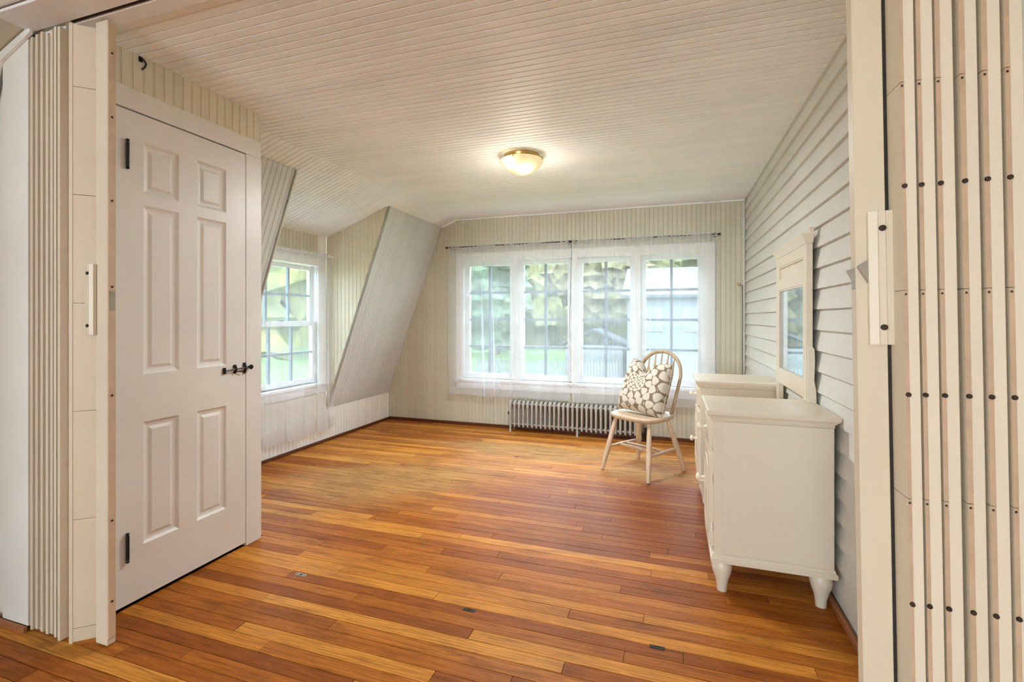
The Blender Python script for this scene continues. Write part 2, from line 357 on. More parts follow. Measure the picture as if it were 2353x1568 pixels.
# ------------------------------------------------------------------ floor
fl = struct('floor', bx((-3.4, -5.1, -.12), (2.75, 5.0, -.0105)), 'dark', 'worn orange brown strip wood floor', 'floor')
def nearfloor():
    obj('plank_field', bx((-3.28, -5.05, -.0105), (2.7, .78-.001, 0)), 'floor', fl)['kind'] = 'stuff'
nearfloor()
FW = .0595; y = .78; row = 0; plank_n = 0
while y < YF-.005:
    xa = XC-.01 if YP+.06 < y < YC-.02 else XL
    xe = XR+.0 if y > YP else 1.0
    if y < YP+.06: xa = -2.75
    w = min(FW, YF-y)
    x = xa-random.uniform(0, .8)
    while x < xe-.02:
        L = random.uniform(.75, 1.75); a, b = max(x, xa), min(x+L, xe); x += L
        if b-a < .05: continue
        bm = B(); h = random.uniform(-.0007, .0004); g = random.uniform(.0016, .0027)
        cx_, cy_ = (a+b)/2, y+w/2
        lx, ly = (b-a)/2-.0007, w/2-g/2
        loops(bm, [[(-lx, -ly, -.010), (lx, -ly, -.010), (lx, ly, -.010), (-lx, ly, -.010)], [(-lx, -ly, -.0006), (lx, -ly, -.0006), (lx, ly, -.0006), (-lx, ly, -.0006)],
                   [(-lx+.0007, -ly+.0007, 0), (lx-.0007, -ly+.0007, 0), (lx-.0007, ly-.0007, 0), (-lx+.0007, ly-.0007, 0)]])
        o = obj('plank', bm, 'floor', fl, world=False); o.location = (cx_, cy_, h); plank_n += 1
    y += FW; row += 1
print('planks', plank_n)
# ------------------------------------------------------------------ ceiling
ce = struct('ceiling', slab(B(), (0, 0, HC), EY, EX, (0, 0, -1), [(YP+.05, XB), (YF+.08, XB), (YF+.08, XR+.1), (YP+.05, XR+.1)]), 'ceil', 'white beadboard ceiling over the room', 'ceiling')
boards(ce, 'ceiling_board', 'ceil', (0, 0, HC), EY, EX, (0, 0, -1), [(YP+.075, XB), (YF, XB), (YF, XR), (YP+.075, XR)], phase=YP+.075)
cn = struct('ceiling_near', slab(B(), (0, 0, HC), EY, EX, (0, 0, -1), [(-5.1, XB), (YP+.05, XB), (YP+.05, 2.7), (-5.1, 2.7)]), 'ceil_near', 'white board ceiling of the near room', 'ceiling')
boards(cn, 'ceiling_board', 'ceil_near', (0, 0, HC), EY, EX, (0, 0, -1), [(.55, XB), (YP-.12, XB), (YP-.12, 1.2), (.55, 1.2)], pitch=.094, prof=bead, phase=.55)
# shallow slope, running on as the dormer ceiling
SL = Vector((XL-XB, 0, ZD-HC)).normalized(); SN = Vector((SL.z, 0, -SL.x)) if True else None
SN = Vector((-SL.z, 0, SL.x)); SN = SN if SN.z < 0 else -SN
ls_, ld_ = (XB-XS)/abs(SL.x), (XB-XL)/abs(SL.x)
obj('ceiling_backing', bx((-3.4, -5.1, HC+.006), (XB, -.62, HC+.08)), 'ceil_near', cn)
cs = struct('ceiling_slope', slab(B(), (XB, 0, HC), EY, SL, SN, [(-.7, 0), (YF+.08, 0), (YF+.08, ls_), (-.7, ls_)]), 'ceil', 'sloping white beadboard strip at the ceiling bend and dormer', 'ceiling')
sb = B(); slab(sb, (XB, 0, HC), EY, SL, SN, [(D0-.08, ls_), (D1+.08, ls_), (D1+.08, ld_+.1), (D0-.08, ld_+.1)]); obj('dormer_ceiling', sb, 'ceil', cs)
for a, b, l in ((YC-.05, D0, ls_), (D0, D1, ld_), (D1, YF, ls_)):
    boards(cs, 'ceiling_board', 'ceil', (XB, 0, HC), EY, SL, SN, [(a, 0), (b, 0), (b, l), (a, l)], phase=YP+.075)
boards(cs, 'ceiling_board', 'cream', (XB, 0, HC), EY, SL, SN, [(.55, 0), (YP-.01, 0), (YP-.01, ls_), (.55, ls_)], pitch=.094, phase=.55)
# ------------------------------------------------------------------ left steep slope, knee wall, dormer
SV = Vector((XS-XL, 0, ZS-ZK)); sl_ = SV.length; SV = SV.normalized(); SVN = Vector((SV.z, 0, -SV.x))
ws = struct('wall_left_slope', slab(B(), (XL, 0, ZK), EY, SV, SVN, [(D1+.031, 0), (YF+.08, 0), (YF+.08, sl_), (D1+.031, sl_)]), 'slope', 'steep sloping beadboard wall beyond the dormer')
obj('wall_backing', slab(B(), (XL, 0, ZK), EY, SV, SVN, [(-.7, 0), (D0-.031, 0), (D0-.031, sl_), (-.7, sl_)]), 'slope', ws)
boards(ws, 'wall_board', 'slope', (XL, 0, ZK), EY, SV, SVN, [(D1, 0), (YF, 0), (YF, sl_), (D1, sl_)], phase=D1)
boards(ws, 'wall_board', 'slope', (XL, 0, ZK), EY, SV, SVN, [(YC, 0), (D0, 0), (D0, sl_), (YC, sl_)], phase=D0)
for nm, yy, nn, lab in (('wall_dormer_far', D1, -1, 'triangular beadboard cheek of the dormer beside the steep slope'), ('wall_dormer_near', D0, 1, 'hidden beadboard cheek of the dormer by the closet')):
    poly = [(XL, ZK), (XS, ZS), (XL, ZD)]
    wc = struct(nm, slab(B(), (0, yy, 0), EX, EZ, (0, nn, 0), poly, .006, .03), 'cream', lab)
    boards(wc, 'wall_board', 'butter', (0, yy, 0), EX, EZ, (0, nn, 0), poly, phase=XS)
WY0, WY1, WZ0, WZ1 = 2.80, 3.65, .575, 1.665         # dormer window opening
wl = struct('wall_left', slab(B(), (XL, 0, 0), EY, EZ, EX, [(-.7, 0), (YF+.08, 0), (YF+.08, ZK), (-.7, ZK)]), 'pale', 'low knee wall and dormer window wall in pale beadboard')
for k, (a, b, c, d) in enumerate(((D0, WY0, ZK, ZD), (WY1, D1, ZK, ZD), (WY0, WY1, WZ1, ZD), (WY0, WY1, ZK, WZ0))):
    obj('wall_backing', slab(B(), (XL, 0, 0), EY, EZ, EX, [(a, c), (b, c), (b, d), (a, d)]), 'pale', wl)
for a, b, c, d in ((YC, D0, 0, ZK), (D0, WY0, 0, ZD), (WY0, WY1, 0, WZ0), (WY0, WY1, WZ1, ZD), (WY1, D1, 0, ZD), (D1, YF, 0, ZK)):
    boards(wl, 'wall_board', 'pale' if d < 1.9 or c == 0 else 'cream', (XL, 0, 0), EY, EZ, EX, [(a, c), (b, c), (b, d), (a, d)], phase=D1)
for ya, yb in ((-.7, D0-.031), (D1+.031, YF+.08)):     # unseen filler added to block light leaking through the slope joints
    for pts in ([(XS-.006, ZS+.012), (XS-.12, ZS-.02), (XS-.12, ZS+.12), (XS+.02, ZS+.10)], [(XL-.008, ZK-.03), (XL-.12, ZK-.03), (XL-.12, ZK+.1), (XL+.01, ZK+.1)]):
        obj('slope_leak_filler', prism(B(), pts, lambda p, q, t: (p, t, q), ya, yb), 'slope', ws)
obj('bend_leak_filler', bx((XB-.10, -.7, HC+.02), (XB+.05, YF+.08, HC+.10)), 'ceil', ce)  # unseen filler added against light leaks at the ceiling bend
# ------------------------------------------------------------------ far wall
FX0, FX1, FZ0, FZ1 = -2.175, .295, .515, 1.80        # window opening
wb = struct('wall_back', slab(B(), (0, YF, 0), EX, EZ, (0, -1, 0), [(XL, 0), (FX0, 0), (FX0, HC), (XB, HC), (XS, ZS), (XL, ZK)]), 'cream', 'cream beadboard end wall behind the curtains and radiator')
for a, b, c, d in ((FX1, XR+.1, 0, HC+.06), (FX0, FX1, FZ1, HC+.06), (FX0, FX1, 0, FZ0)):
    obj('wall_backing', slab(B(), (0, YF, 0), EX, EZ, (0, -1, 0), [(a, c), (b, c), (b, d), (a, d)]), 'cream', wb)
boards(wb, 'wall_board', 'cream', (0, YF, 0), EX, EZ, (0, -1, 0), [(XL, 0), (FX0, 0), (FX0, HC), (XB, HC), (XS, ZS), (XL, ZK)], phase=XR)
for a, b, c, d in ((FX1, XR, 0, HC), (FX0, FX1, FZ1, HC), (FX0, FX1, 0, FZ0)):
    boards(wb, 'wall_board', 'cream', (0, YF, 0), EX, EZ, (0, -1, 0), [(a, c), (b, c), (b, d), (a, d)], phase=XR)
# ------------------------------------------------------------------ right wall: clapboards
wr = struct('wall_right', bx((XR+.008, YP+.06, 0), (XR+.1, YF+.08, HC+.06)), 'clap', 'right wall of white painted horizontal clapboards')
EXP = .095; z = 1.218-13*EXP+.0; k = 0
while z < HC:
    z0, z1 = max(z, 0), min(z+EXP+.01, HC); f0 = (z0-z)/(EXP+.01); f1 = (z1-z)/(EXP+.01)
    xx = lambda f: XR-.013+.017*f
    cuts = [YP+.06]
    if k in (4, 9, 14, 19, 22): cuts.append(random.uniform(1.9, 4.2))
    cuts.append(YF)
    for a, b in zip(cuts, cuts[1:]):
        obj('clapboard', prism(B(), [(XR+.008, z0), (xx(f0), z0), (xx(f1), z1), (XR+.008, z1)], lambda p, q, t: (p, t, q), a+.0006, b-.0006), 'clap', wr)
    z += EXP; k += 1
# ------------------------------------------------------------------ closet box
wc = struct('wall_closet', bx((XC-.10, YP+.065, 2.11), (XC-.006, YC-.0, HC+.02)), 'cream', 'cream beadboard strip above the closet door')
boards(wc, 'wall_board', 'butter', (XC, 0, 0), EY, EZ, EX, [(YP+.07, 2.115), (YC, 2.115), (YC, HC), (YP+.07, HC)], phase=1.324-.0015)
obj('wall_backing', bx((XL, YC-.07, 0), (XC-.006, YC-.008, HC)), 'cream', wc)
obj('wall_backing', bx((XC-.08, YP+.065, 0), (XC-.03, YC-.07, 2.11)), 'cream', wc)
tr = struct('trim_1', bx((XC-.02, YP+.07, 2.028), (XC+.004, YC, 2.115), .001), 'door', 'flat white head casing over the closet door', 'trim')
obj('casing', bx((XC-.02, 1.9065, 0), (XC+.004, YC+.004, 2.0275), .0015), 'door', tr)
obj('casing', bx((XC-.02, YP+.07, 0), (XC+.002, 1.288, 2.0275), .0015), 'door', tr)
DY0, DY1, DZ0, DZ1 = 1.29, 1.904, .018, 2.0215
dr = thing('door_1', 'white painted six panel closet door with black latch', 'door', (XC, DY0, DZ0), kind='structure')
fb = B(); cols = ((1.402, 1.554), (1.639, 1.792)); rows_ = ((.237, .745), (.944, 1.648), (1.697, 1.909))
xf, xb = XC+.002, XC-.026
ys = [DY0, cols[0][0], cols[0][1], cols[1][0], cols[1][1], DY1]
for a, b in ((ys[0], ys[1]), (ys[2], ys[3]), (ys[4], ys[5])): box(fb, (xb, a, DZ0), (xf, b, DZ1))
zs = [DZ0, .237, .745, .944, 1.648, 1.697, 1.909, DZ1]
for ya, yb in cols:
    for a, b in ((zs[0], zs[1]), (zs[2], zs[3]), (zs[4], zs[5]), (zs[6], zs[7])): box(fb, (xb, ya, a), (xf, yb, b))
obj('door_frame', fb, 'door', dr)
for ya, yb in cols:
    for za, zb in rows_:
        pb = B(); ls = []
        for d, ins in ((0.0, -.0005), (-.0035, .004), (-.008, .010), (-.010, .018), (-.0105, .024), (-.005, .036), (-.0045, .038)):
            ls.append([(xf+d, ya+ins, za+ins), (xf+d, yb-ins, za+ins), (xf+d, yb-ins, zb-ins), (xf+d, ya+ins, zb-ins)])
        loops(pb, ls, first=False); obj('door_panel', pb, 'door', dr)
for zc in (1.84, .25):                                # hinges
    hb = B(); lathe(hb, [(.0, -.062), (.005, -.060), (.0075, -.056), (.004, -.050), (.0065, -.048), (.0065, .048), (.004, .050), (.0075, .056), (.005, .060), (0, .062)], (XC+.010, 1.336, zc), n=10)
    hg = obj('hinge', hb, 'black', dr, smooth=40)
# cupboard bolt latch
la = B(); zb = .918; X0 = XC+.004
box(la, (X0-.002, 1.772, zb-.016), (X0+.006, 1.786, zb+.014), .001); lt = obj('latch', la, 'black', dr, label='small black iron bolt latch')
tb = B(); tube(tb, [(X0+.010, 1.777, zb-.001), (X0+.012, 1.86, zb+.003), (X0+.012, 1.905, zb+.004)], .0035, 8); obj('bolt', tb, 'black', lt)
for yy, hh in ((1.836, .024), (1.894, .030)):
    pb = B(); tube(pb, [(X0+.002, yy, zb-hh+.006), (X0+.004, yy, zb-.012), (X0+.013, yy, zb+.003), (X0+.004, yy, zb+.016), (X0+.002, yy, zb+hh)], [(.006, .003), (.007, .004), (.007, .004), (.008, .004), (.007, .003)], 8); obj('keeper', pb, 'black', lt)
pb = B(); tube(pb, [(X0+.004, 1.842, zb-.010), (X0+.012, 1.87, zb-.012), (X0+.010, 1.884, zb-.018)], [.002, .003, .003], 8); obj('spring', pb, 'black', lt)
pb = B(); lathe(pb, [(0, 0), (.006, 0), (.005, .008), (.011, .012), (.013, .018), (.009, .024), (0, .026)], (X0+.0, 1.922, zb+.006), 'x', 10); obj('latch_knob', pb, 'black', lt, smooth=40)
# ------------------------------------------------------------------ near partition, left of the opening
wf = struct('wall_front', slab(B(), (0, YP+.004, 0), EX, EZ, (0, -1, 0), [(XL, 0), (XC-.03, 0), (XC-.03, HC+.02), (XB, HC), (XS, ZS), (XL, ZK)], .006, .055), 'pale', 'pale board wall of the near room beside the folding door')
boards(wf, 'wall_board', 'pale', (0, YP, 0), EX, EZ, (0, -1, 0), [(XL, .03), (-2.452, .03), (-2.452, 2.165), (XL, .33)], pitch=.09, prof=bead, phase=-2.452)
t2 = struct('trim_2', prism(B(), [(-2.448, .022), (-2.292, .022), (-2.292, 2.236), (-2.448, 2.178)], lambda p, q, t: (p, t, q), YP-.014, YP+.004), 'pale', 'smooth upright casing board beside the folded door', 'trim')
obj('batten', prism(B(), [(-2.462, .022), (-2.4495, .022), (-2.4495, 2.178), (-2.462, 2.15)], lambda p, q, t: (p, t, q), YP-.008, YP+.004), 'pale', t2)
o_ = .012
t3 = struct('trim_3', prism(B(), [(XB-.0, HC-.002), (XB-.0, HC-.026), (XS+.003, ZS-.034), (XL, ZK-.04), (XL, ZK), (XS, ZS)], lambda p, q, t: (p, t, q), YP-.026, YP-.015), 'pale', 'moulding following the bend of the near ceiling', 'trim')
bs = struct('baseboard_front', bx((XL, YP-.030, 0), (-2.292, YP-.015, .021), .002), 'base_worn', 'worn orange baseboard strip under the casing board', 'baseboard')
# rest of the near room, around the camera
nr = struct('wall_near_room', bx((2.6, -5.0, 0), (2.7, YP+.06, HC+.06)), 'pale', 'plain walls of the near room around the photographer')
obj('wall_backing', bx((XR-.02, YP+.065, 0), (2.7, YP+.14, HC+.06)), 'pale', nr)
for a, b, c, d in ((-3.4, -2.55, 0, HC+.06), (-.45, 2.7, 0, HC+.06), (-2.55, -.45, 0, .75), (-2.55, -.45, 1.95, HC+.06)):
    obj('wall_backing', bx((a, -5.1, c), (b, -5.0, d)), 'pale', nr)
obj('wall_backing', bx((-3.3, -.70, 0), (XB, -.62, HC+.06)), 'pale', nr)
for a, b, c, d in ((-5.0, -3.25, 0, HC+.06), (-1.15, -.62, 0, HC+.06), (-3.25, -1.15, 0, .75), (-3.25, -1.15, 1.95, HC+.06)):
    obj('wall_backing', bx((-3.28, a, c), (-3.2, b, d)), 'pale', nr)
# right door jamb, mostly behind the folded leaves
t4 = struct('trim_4', bx((XR-.012, YP-.10, 0), (XR+.06, YP+.066, HC)), 'pale', 'door jamb behind the folded leaves', 'trim')
# track in the ceiling
tk = thing('ceiling_track', 'white ceiling track with a black slot for the folding door', 'track', (-.8, YP, HC))
obj('track_board', bx((-2.285, YP-.118, HC-.012), (XR-.013, YP-.006, HC-.001), .0015), 'trimw', tk)
obj('track_board', bx((-2.08, YP+.012, HC-.011), (XR-.013, YP+.072, HC-.001), .0015), 'trimw', tk)
obj('slot', bx((-2.08, YP-.006, HC-.004), (XR-.013, YP+.012, HC-.0005)), 'dark', tk)
# ------------------------------------------------------------------ folding doors
def leaf(parent, xw0, xw1, xt0, xt1, yf, yb_, z0, z1, jz, back=0.0):
    """one leaf end-on: painted upright edge between xw, bare board ends between xt; boards lie on the board side"""
    s = obj('leaf', bx((xw0, yf, z0), (xw1, yb_, z1), .0012), 'stile', parent)
    edges = [z0+.004]+[q for q in jz if z0+.02 < q < z1-.02]+[z1-.004]
    for a, b in zip(edges, edges[1:]):
        bm = B(); box(bm, (xt0, yf+.0015+back, a+.0007), (xt1, yb_-.004, b-.0007))
        for f in bm.faces:
            if f.calc_center_median().y < yf+back+.002: f.material_index = 1
        obj('board', bm, ['accord', 'endgrain'], s)
    xm = (xt0+xt1)/2
    for a, b in zip(edges, edges[1:]):
        zc = (a+b)/2
        nb = B(); lathe(nb, [(0, -.003), (.0042, -.0028), (.0046, 0), (0, .0018)], (xm, yf+.0006+back, zc), 'y', 8)
        obj('nail', nb, 'nail', s)
        if b < z1-.03 and not back:                               # tongue showing on the board ends
            nb = B(); box(nb, (xm-.0022, yf+.0005, b-.009), (xm+.0010, yf+.002, b-.0055)); obj('tongue', nb, 'nail', s)
JZ = [.843-.39*2, .843-.39, .843, 1.232, 1.622, 2.01]
# right-hand stack
rd = thing('folding_door', 'right folding door, pushed open into a stack of leaves with bare edges', 'folding door', (.5, YP, 0), (0, R(-.9), 0))
def rot_in(): pass
rdw = rd.rotation_euler.copy(); rd.rotation_euler = (0, 0, 0)
PX = .3735
tube_ = None
post = obj('post', bx((PX, YP, .012), (PX+.052, YP+.030, 2.245), .0015), 'accord', rd, label='smooth painted leading post')
lv = [(.4365, .4527, .4310, .4365), (.4638, .4818, .4573, .4638), (.4932, .5115, .4862, .4932), (.5290, .5460, .5205, .5290), (.5607, .5787, .5525, .5607), (.5925, .6100, .5850, .5925)]
for a, b, c, d in lv: leaf(rd, a, b, c, d, YP-.060+random.uniform(-.002, .002), YP+.045, .012, 2.243, JZ)
bm = bx((PX+.050, YP+.001, .02), (.4315, YP+.012, 2.24)); obj('hinge_strip', bm, 'dark', rd)
# pull handle
def pull(parent, xc, w, yf, z0, z1, sgn):
    pts = [(-w/2, 0), (-w/2, -.010), (-w*.18, -.017), (-w*.14, -.0145), (-w*.10, -.017), (w*.12, -.017), (w*.16, -.0145), (w*.20, -.017), (w*.5, -.014), (w/2, 0)]
    h = obj('pull_handle', prism(B(), [(xc+sgn*p, yf+q) for p, q in pts], lambda p, q, t: (p, q, t), z0, z1), 'stile', parent, label='grooved painted pull handle')
    for zc in (z0+(z1-z0)*.13, z0+(z1-z0)*.87):
        s = B(); lathe(s, [(0, -.004), (.0058, -.0035), (.0060, 0), (0, .001)], (xc, yf-.0165, zc), 'y', 12); obj('screw', s, 'nail', h)
    return h
pull(rd, PX+.040, .043, YP, 1.128, 1.392, 1)
lb = B(); prism(lb, [(PX+.0005, 1.285), (PX+.026, 1.302), (PX+.026, 1.222), (PX+.021, 1.222), (PX+.019, 1.250)], lambda p, q, t: (p, t, q), YP-.009, YP-.0005); lo_ = obj('latch', lb, 'steel', rd, label='triangular steel latch plate')
lb = B(); prism(lb, [(PX-.016, 1.278), (PX+.001, 1.284), (PX+.001, 1.262), (PX-.006, 1.257)], lambda p, q, t: (p, t, q), YP+.004, YP+.007); obj('hook', lb, 'steel', lo_)
lb = B(); box(lb, (PX-.0015, YP+.006, 1.240), (PX+.001, YP+.022, 1.258), .0008); obj('strike', lb, 'steel', lo_)
rd.rotation_euler = rdw
# left-hand stack
ld = thing('folding_door', 'left folding door, a tight stack of painted leaves beside the closet', 'folding door', (-2.1, YP, 0))
PL = -1.972
obj('post', bx((PL, YP+.020, .006), (PL+.0605, YP+.048, 2.245), .0015), 'stile', ld, label='smooth painted leading post')
obj('post_edge', bx((PL+.0607, YP+.022, .03), (PL+.0635, YP+.046, 2.24)), 'bare', ld, label='bare wood edge of the post')
eb = B()
for zc in (2.13, 1.9, 1.60, 1.29, .90, .45, .16):
    nb = B(); lathe(nb, [(0, 0), (.004, 0), (.004, .0016), (0, .003)], (PL+.0635, YP+.034, zc), 'x', 8); obj('nail', nb, 'nail', ld)
obj('lock_plate', bx((PL+.0636, YP+.027, 1.205), (PL+.0652, YP+.043, 1.275)), 'steel', ld, label='worn steel lock plate')
hp = pull(ld, PL-.012, .038, YP+.018, 1.118, 1.372, -1)
n = 7; x0_, x1_ = -2.286, -2.112; pt = (x1_-x0_)/(n-1)
for k in range(n):
    xa = x0_+k*pt; yf = YP-.012+random.uniform(-.004, .004)-(.010 if k == n-1 else 0)
    leaf(ld, xa, xa+.0125, xa+.0125, xa+.0175, yf, YP+.06-.012, .008+.004*((k*5) % 3), 2.235+.004*((k*7) % 3), JZ, back=.030)
# last leaf swung out towards the post
lf = obj('leaf', bx((0, -.006, .012), (.010, .006, 2.235)), 'stile', ld, world=False); lf.location = (-2.047-ld.location.x, YP-.018-ld.location.y, 0); lf.rotation_euler = (0, 0, R(43))
edges = [.014]+JZ[1:]+[2.235]; edges[0] = .014
for a, b in zip([.014]+JZ, JZ+[2.235]):
    if b-a < .02: continue
    o = obj('board', bx((.009, -.0045, a+.0008), (.113, .0045, b-.0008), .0006), 'accord', lf, world=False)

# ------------------------------------------------------------------ baseboards, little cove mouldings
bl = struct('baseboard_left', bx((XL, YC, 0), (XL+.016, YF, .028), .004), 'base', 'thin dark red brown baseboard under the dormer wall', 'baseboard')
struct('baseboard_back', bx((XL+.016, YF-.016, 0), (XR-.02, YF, .032), .004), 'base', 'dark red brown baseboard along the window wall', 'baseboard')
struct('baseboard_right', bx((XR-.030, YP+.07, 0), (XR-.013, YF-.016, .030), .004), 'base_worn', 'orange brown wooden baseboard under the clapboards', 'baseboard')
t5 = struct('trim_5', bx((XB, YF-.012, HC-.014), (XR-.013, YF, HC), .003), 'ceil', 'small white moulding where ceiling meets the window wall', 'trim')
obj('moulding', prism(B(), [(XB, HC-.001), (XB, HC-.016), (XS+.006, ZS-.016), (XS, ZS)], lambda p, q, t: (p, t, q), YF-.012, YF), 'ceil', t5)
struct('trim_6', bx((XR-.030, YF-.014, .03), (XR-.013, YF, HC-.015), .003), 'clap', 'slim corner strip between clapboards and window wall', 'trim')

# ------------------------------------------------------------------ windows
def sash(parent, map_, u0, u1, z0, z1, nc, nr_, st, bar, d0, d1, sm='sash', mm='muntin'):
    """map_(u, z, d) -> world; stiles st wide, panes nc x nr"""
    def bxm(bm, ua, ub, za, zb, da, db):
        p = [map_(u, zz, d) for d in (da, db) for (u, zz) in ((ua, za), (ub, za), (ub, zb), (ua, zb))]
        v = [bm.verts.new(q) for q in p]
        for q in ((0, 1, 2, 3), (7, 6, 5, 4), (0, 4, 5, 1), (1, 5, 6, 2), (2, 6, 7, 3), (3, 7, 4, 0)): bm.faces.new([v[i] for i in q])
        return bm
    fb = B()
    for a in ((u0, u0+st, z0, z1), (u1-st, u1, z0, z1), (u0+st, u1-st, z0, z0+st), (u0+st, u1-st, z1-st, z1)): bxm(fb, *a, d0, d1)
    s = obj('sash', fb, sm, parent)
    gu0, gu1, gz0, gz1 = u0+st, u1-st, z0+st, z1-st; pw, ph = (gu1-gu0)/nc, (gz1-gz0)/nr_
    dm = (d0+d1)/2
    for i in range(1, nc): obj('muntin', bxm(B(), gu0+i*pw-bar/2, gu0+i*pw+bar/2, gz0, gz1, d0+.003, d1-.004), mm, s)
    for j in range(1, nr_):
        obj('muntin', bxm(B(), gu0, gu1, gz0+j*ph-bar/2, gz0+j*ph+bar/2, d0+.0035, d1-.0045), mm, s)
    for i in range(nc):
        for j in range(nr_):
            ua = gu0+i*pw+(bar/2 if i else 0); ub = gu0+(i+1)*pw-(bar/2 if i < nc-1 else 0); za = gz0+j*ph+(bar/2 if j else 0); zb_ = gz0+(j+1)*ph-(bar/2 if j < nr_-1 else 0)
            obj('pane', bxm(B(), ua, ub, za, zb_, dm-.001, dm+.001), 'glass', s)
    return s
w1 = thing('window_1', 'wide band of four white casement windows behind sheer curtains', 'window', (-.94, YF, FZ0), kind='structure')
mp1 = lambda u, z, d: (u, YF+d, z)
for k in range(4):
    c = -1.88+.625*k
    sash(w1, mp1, c-.285, c+.285, .525, 1.79, 2, 4, .05, .025, .022, .060)
for k in range(5):
    c = -1.88-.3125+.625*k; a, b = c-.0275, c+.0275
    a = max(a, FX0); b = min(b, FX1)
    obj('mullion', bx((a, YF-.010, FZ0), (b, YF+.075, FZ1), .001), 'trimw', w1)
for a, b, c, d in ((FX0-.085, FX1+.085, FZ1-.01, FZ1+.085), (FX0-.085, FX0+.005, FZ0-.0, FZ1-.0105), (FX1-.005, FX1+.085, FZ0, FZ1-.0105)):
    obj('casing', bx((a, YF-.018, c), (b, YF-.0005, d), .002), 'trimw', w1)
obj('window_sill', bx((FX0-.10, YF-.045, FZ0-.03), (FX1+.10, YF+.075, FZ0), .004), 'trimw', w1)
obj('apron', bx((FX0-.085, YF-.016, FZ0-.11), (FX1+.085, YF-.0005, FZ0-.031), .002), 'trimw', w1)
w2 = thing('window_2', 'double hung dormer window with twelve small panes behind a sheer curtain', 'window', (XL, 3.225, WZ0), kind='structure')
mp2 = lambda u, z, d: (XL-d, u, z)
sash(w2, mp2, WY0+.012, WY1-.012, 1.105, WZ1-.01, 3, 2, .042, .02, .048, .078)
sash(w2, mp2, WY0+.012, WY1-.012, WZ0+.01, 1.145, 3, 2, .042, .02, .014, .044)
for a, b, c, d in ((WY0-.085, WY1+.085, WZ1-.008, WZ1+.08), (WY0-.085, WY0+.01, WZ0, WZ1-.0085), (WY1-.01, WY1+.085, WZ0, WZ1-.0085)):
    obj('casing', bx((XL+.0005, a, c), (XL+.018, b, d), .002), 'trimw', w2)
obj('window_sill', bx((XL-.08, WY0-.10, WZ0-.028), (XL+.045, WY1+.10, WZ0), .004), 'trimw', w2)
obj('apron', bx((XL+.0005, WY0-.085, WZ0-.10), (XL+.016, WY1+.085, WZ0-.0285), .002), 'trimw', w2)
for a, b in ((WY0-.004, WY0+.0115), (WY1-.0115, WY1+.004)): obj('jamb', bx((XL-.09, a, WZ0), (XL-.001, b, WZ1)), 'sash', w2)
lk = B(); box(lk, (XL-.030, 3.20, 1.1455), (XL-.010, 3.25, 1.153), .002); tube(lk, [(XL-.02, 3.225, 1.152), (XL-.015, 3.24, 1.163), (XL-.012, 3.262, 1.166)], .004, 6); obj('sash_lock', lk, 'muntin', w2)
w3 = thing('added_window_3', 'plain unseen window added to light the near room', 'window', (-3.2, -2.2, .75), kind='structure')  # unseen window, added to hold the left fill light
mp3 = lambda u, z, d: (-3.215-d, u, z)
sash(w3, mp3, -3.25, -2.2, .75, 1.95, 2, 2, .05, .025, .0, .03); sash(w3, mp3, -2.2, -1.15, .75, 1.95, 2, 2, .05, .025, .0, .03)
w4 = thing('added_window_4', 'plain unseen back window added to light the near room', 'window', (-1.5, -5.0, .75), kind='structure')  # out of view too, added around the back fill light
mp4 = lambda u, z, d: (u, -5.03-d, z)
sash(w4, mp4, -2.55, -1.5, .75, 1.95, 2, 2, .05, .025, .0, .03); sash(w4, mp4, -1.5, -.45, .75, 1.95, 2, 2, .05, .025, .0, .03)

# ------------------------------------------------------------------ curtain rods and curtains
def rodset(name, label, pts, brackets, toward):
    r = thing(name, label, 'curtain rod', pts[0]); bm = B(); tube(bm, pts, .0055, 10); obj('rod', bm, 'rodm', r, smooth=40)
    for p in brackets:
        q = Vector(p); t = Vector(toward); b = B()
        tube(b, [q+t*.075, q+t*.035, q+Vector((0, 0, .004)), q+Vector((0, 0, .016))], .0042, 6); obj('bracket', b, 'black', r)
        b = B(); s = q+t*.076; e = Vector((.010, .010, .020)); box(b, s-e*.9+t*.006, s+e*.9+t*.006); obj('bracket_plate', b, 'black', r)
    for e, d in ((pts[0], Vector(pts[0])-Vector(pts[1])), (pts[-1], Vector(pts[-1])-Vector(pts[-2]))):
        d.normalize(); e = Vector(e); b = B(); tube(b, [e-d*.004, e+d*.002, e+d*.008, e+d*.018, e+d*.022], [.006, .010, .011, .010, .004], 10); obj('finial', b, 'black', r, smooth=40)
    return r
YR = YF-.085
rodset('curtain_rod', 'thin dark curtain rod above the wide window, radiator side', [(-2.335, YR, 1.944), (-.985, YR, 1.946)], [(-2.30, YR, 1.944), (-1.005, YR, 1.946)], (0, 1, 0))
rodset('curtain_rod', 'thin dark curtain rod above the wide window, clapboard side', [(-.955, YR, 1.945), (.40, YR, 1.944)], [(-.935, YR, 1.945), (.375, YR, 1.944)], (0, 1, 0))
rodset('curtain_rod', 'white curtain rod at the top of the dormer window', [(XL+.085, D0+.03, 1.752), (XL+.085, D1-.035, 1.752)], [(XL+.085, D0+.06, 1.752), (XL+.085, D1-.07, 1.752)], (-1, 0, 0))
for o in bpy.data.objects:
    if o.parent and 'white curtain rod' in o.parent.get('label', ''): o.data.materials[0] = M['trimw']
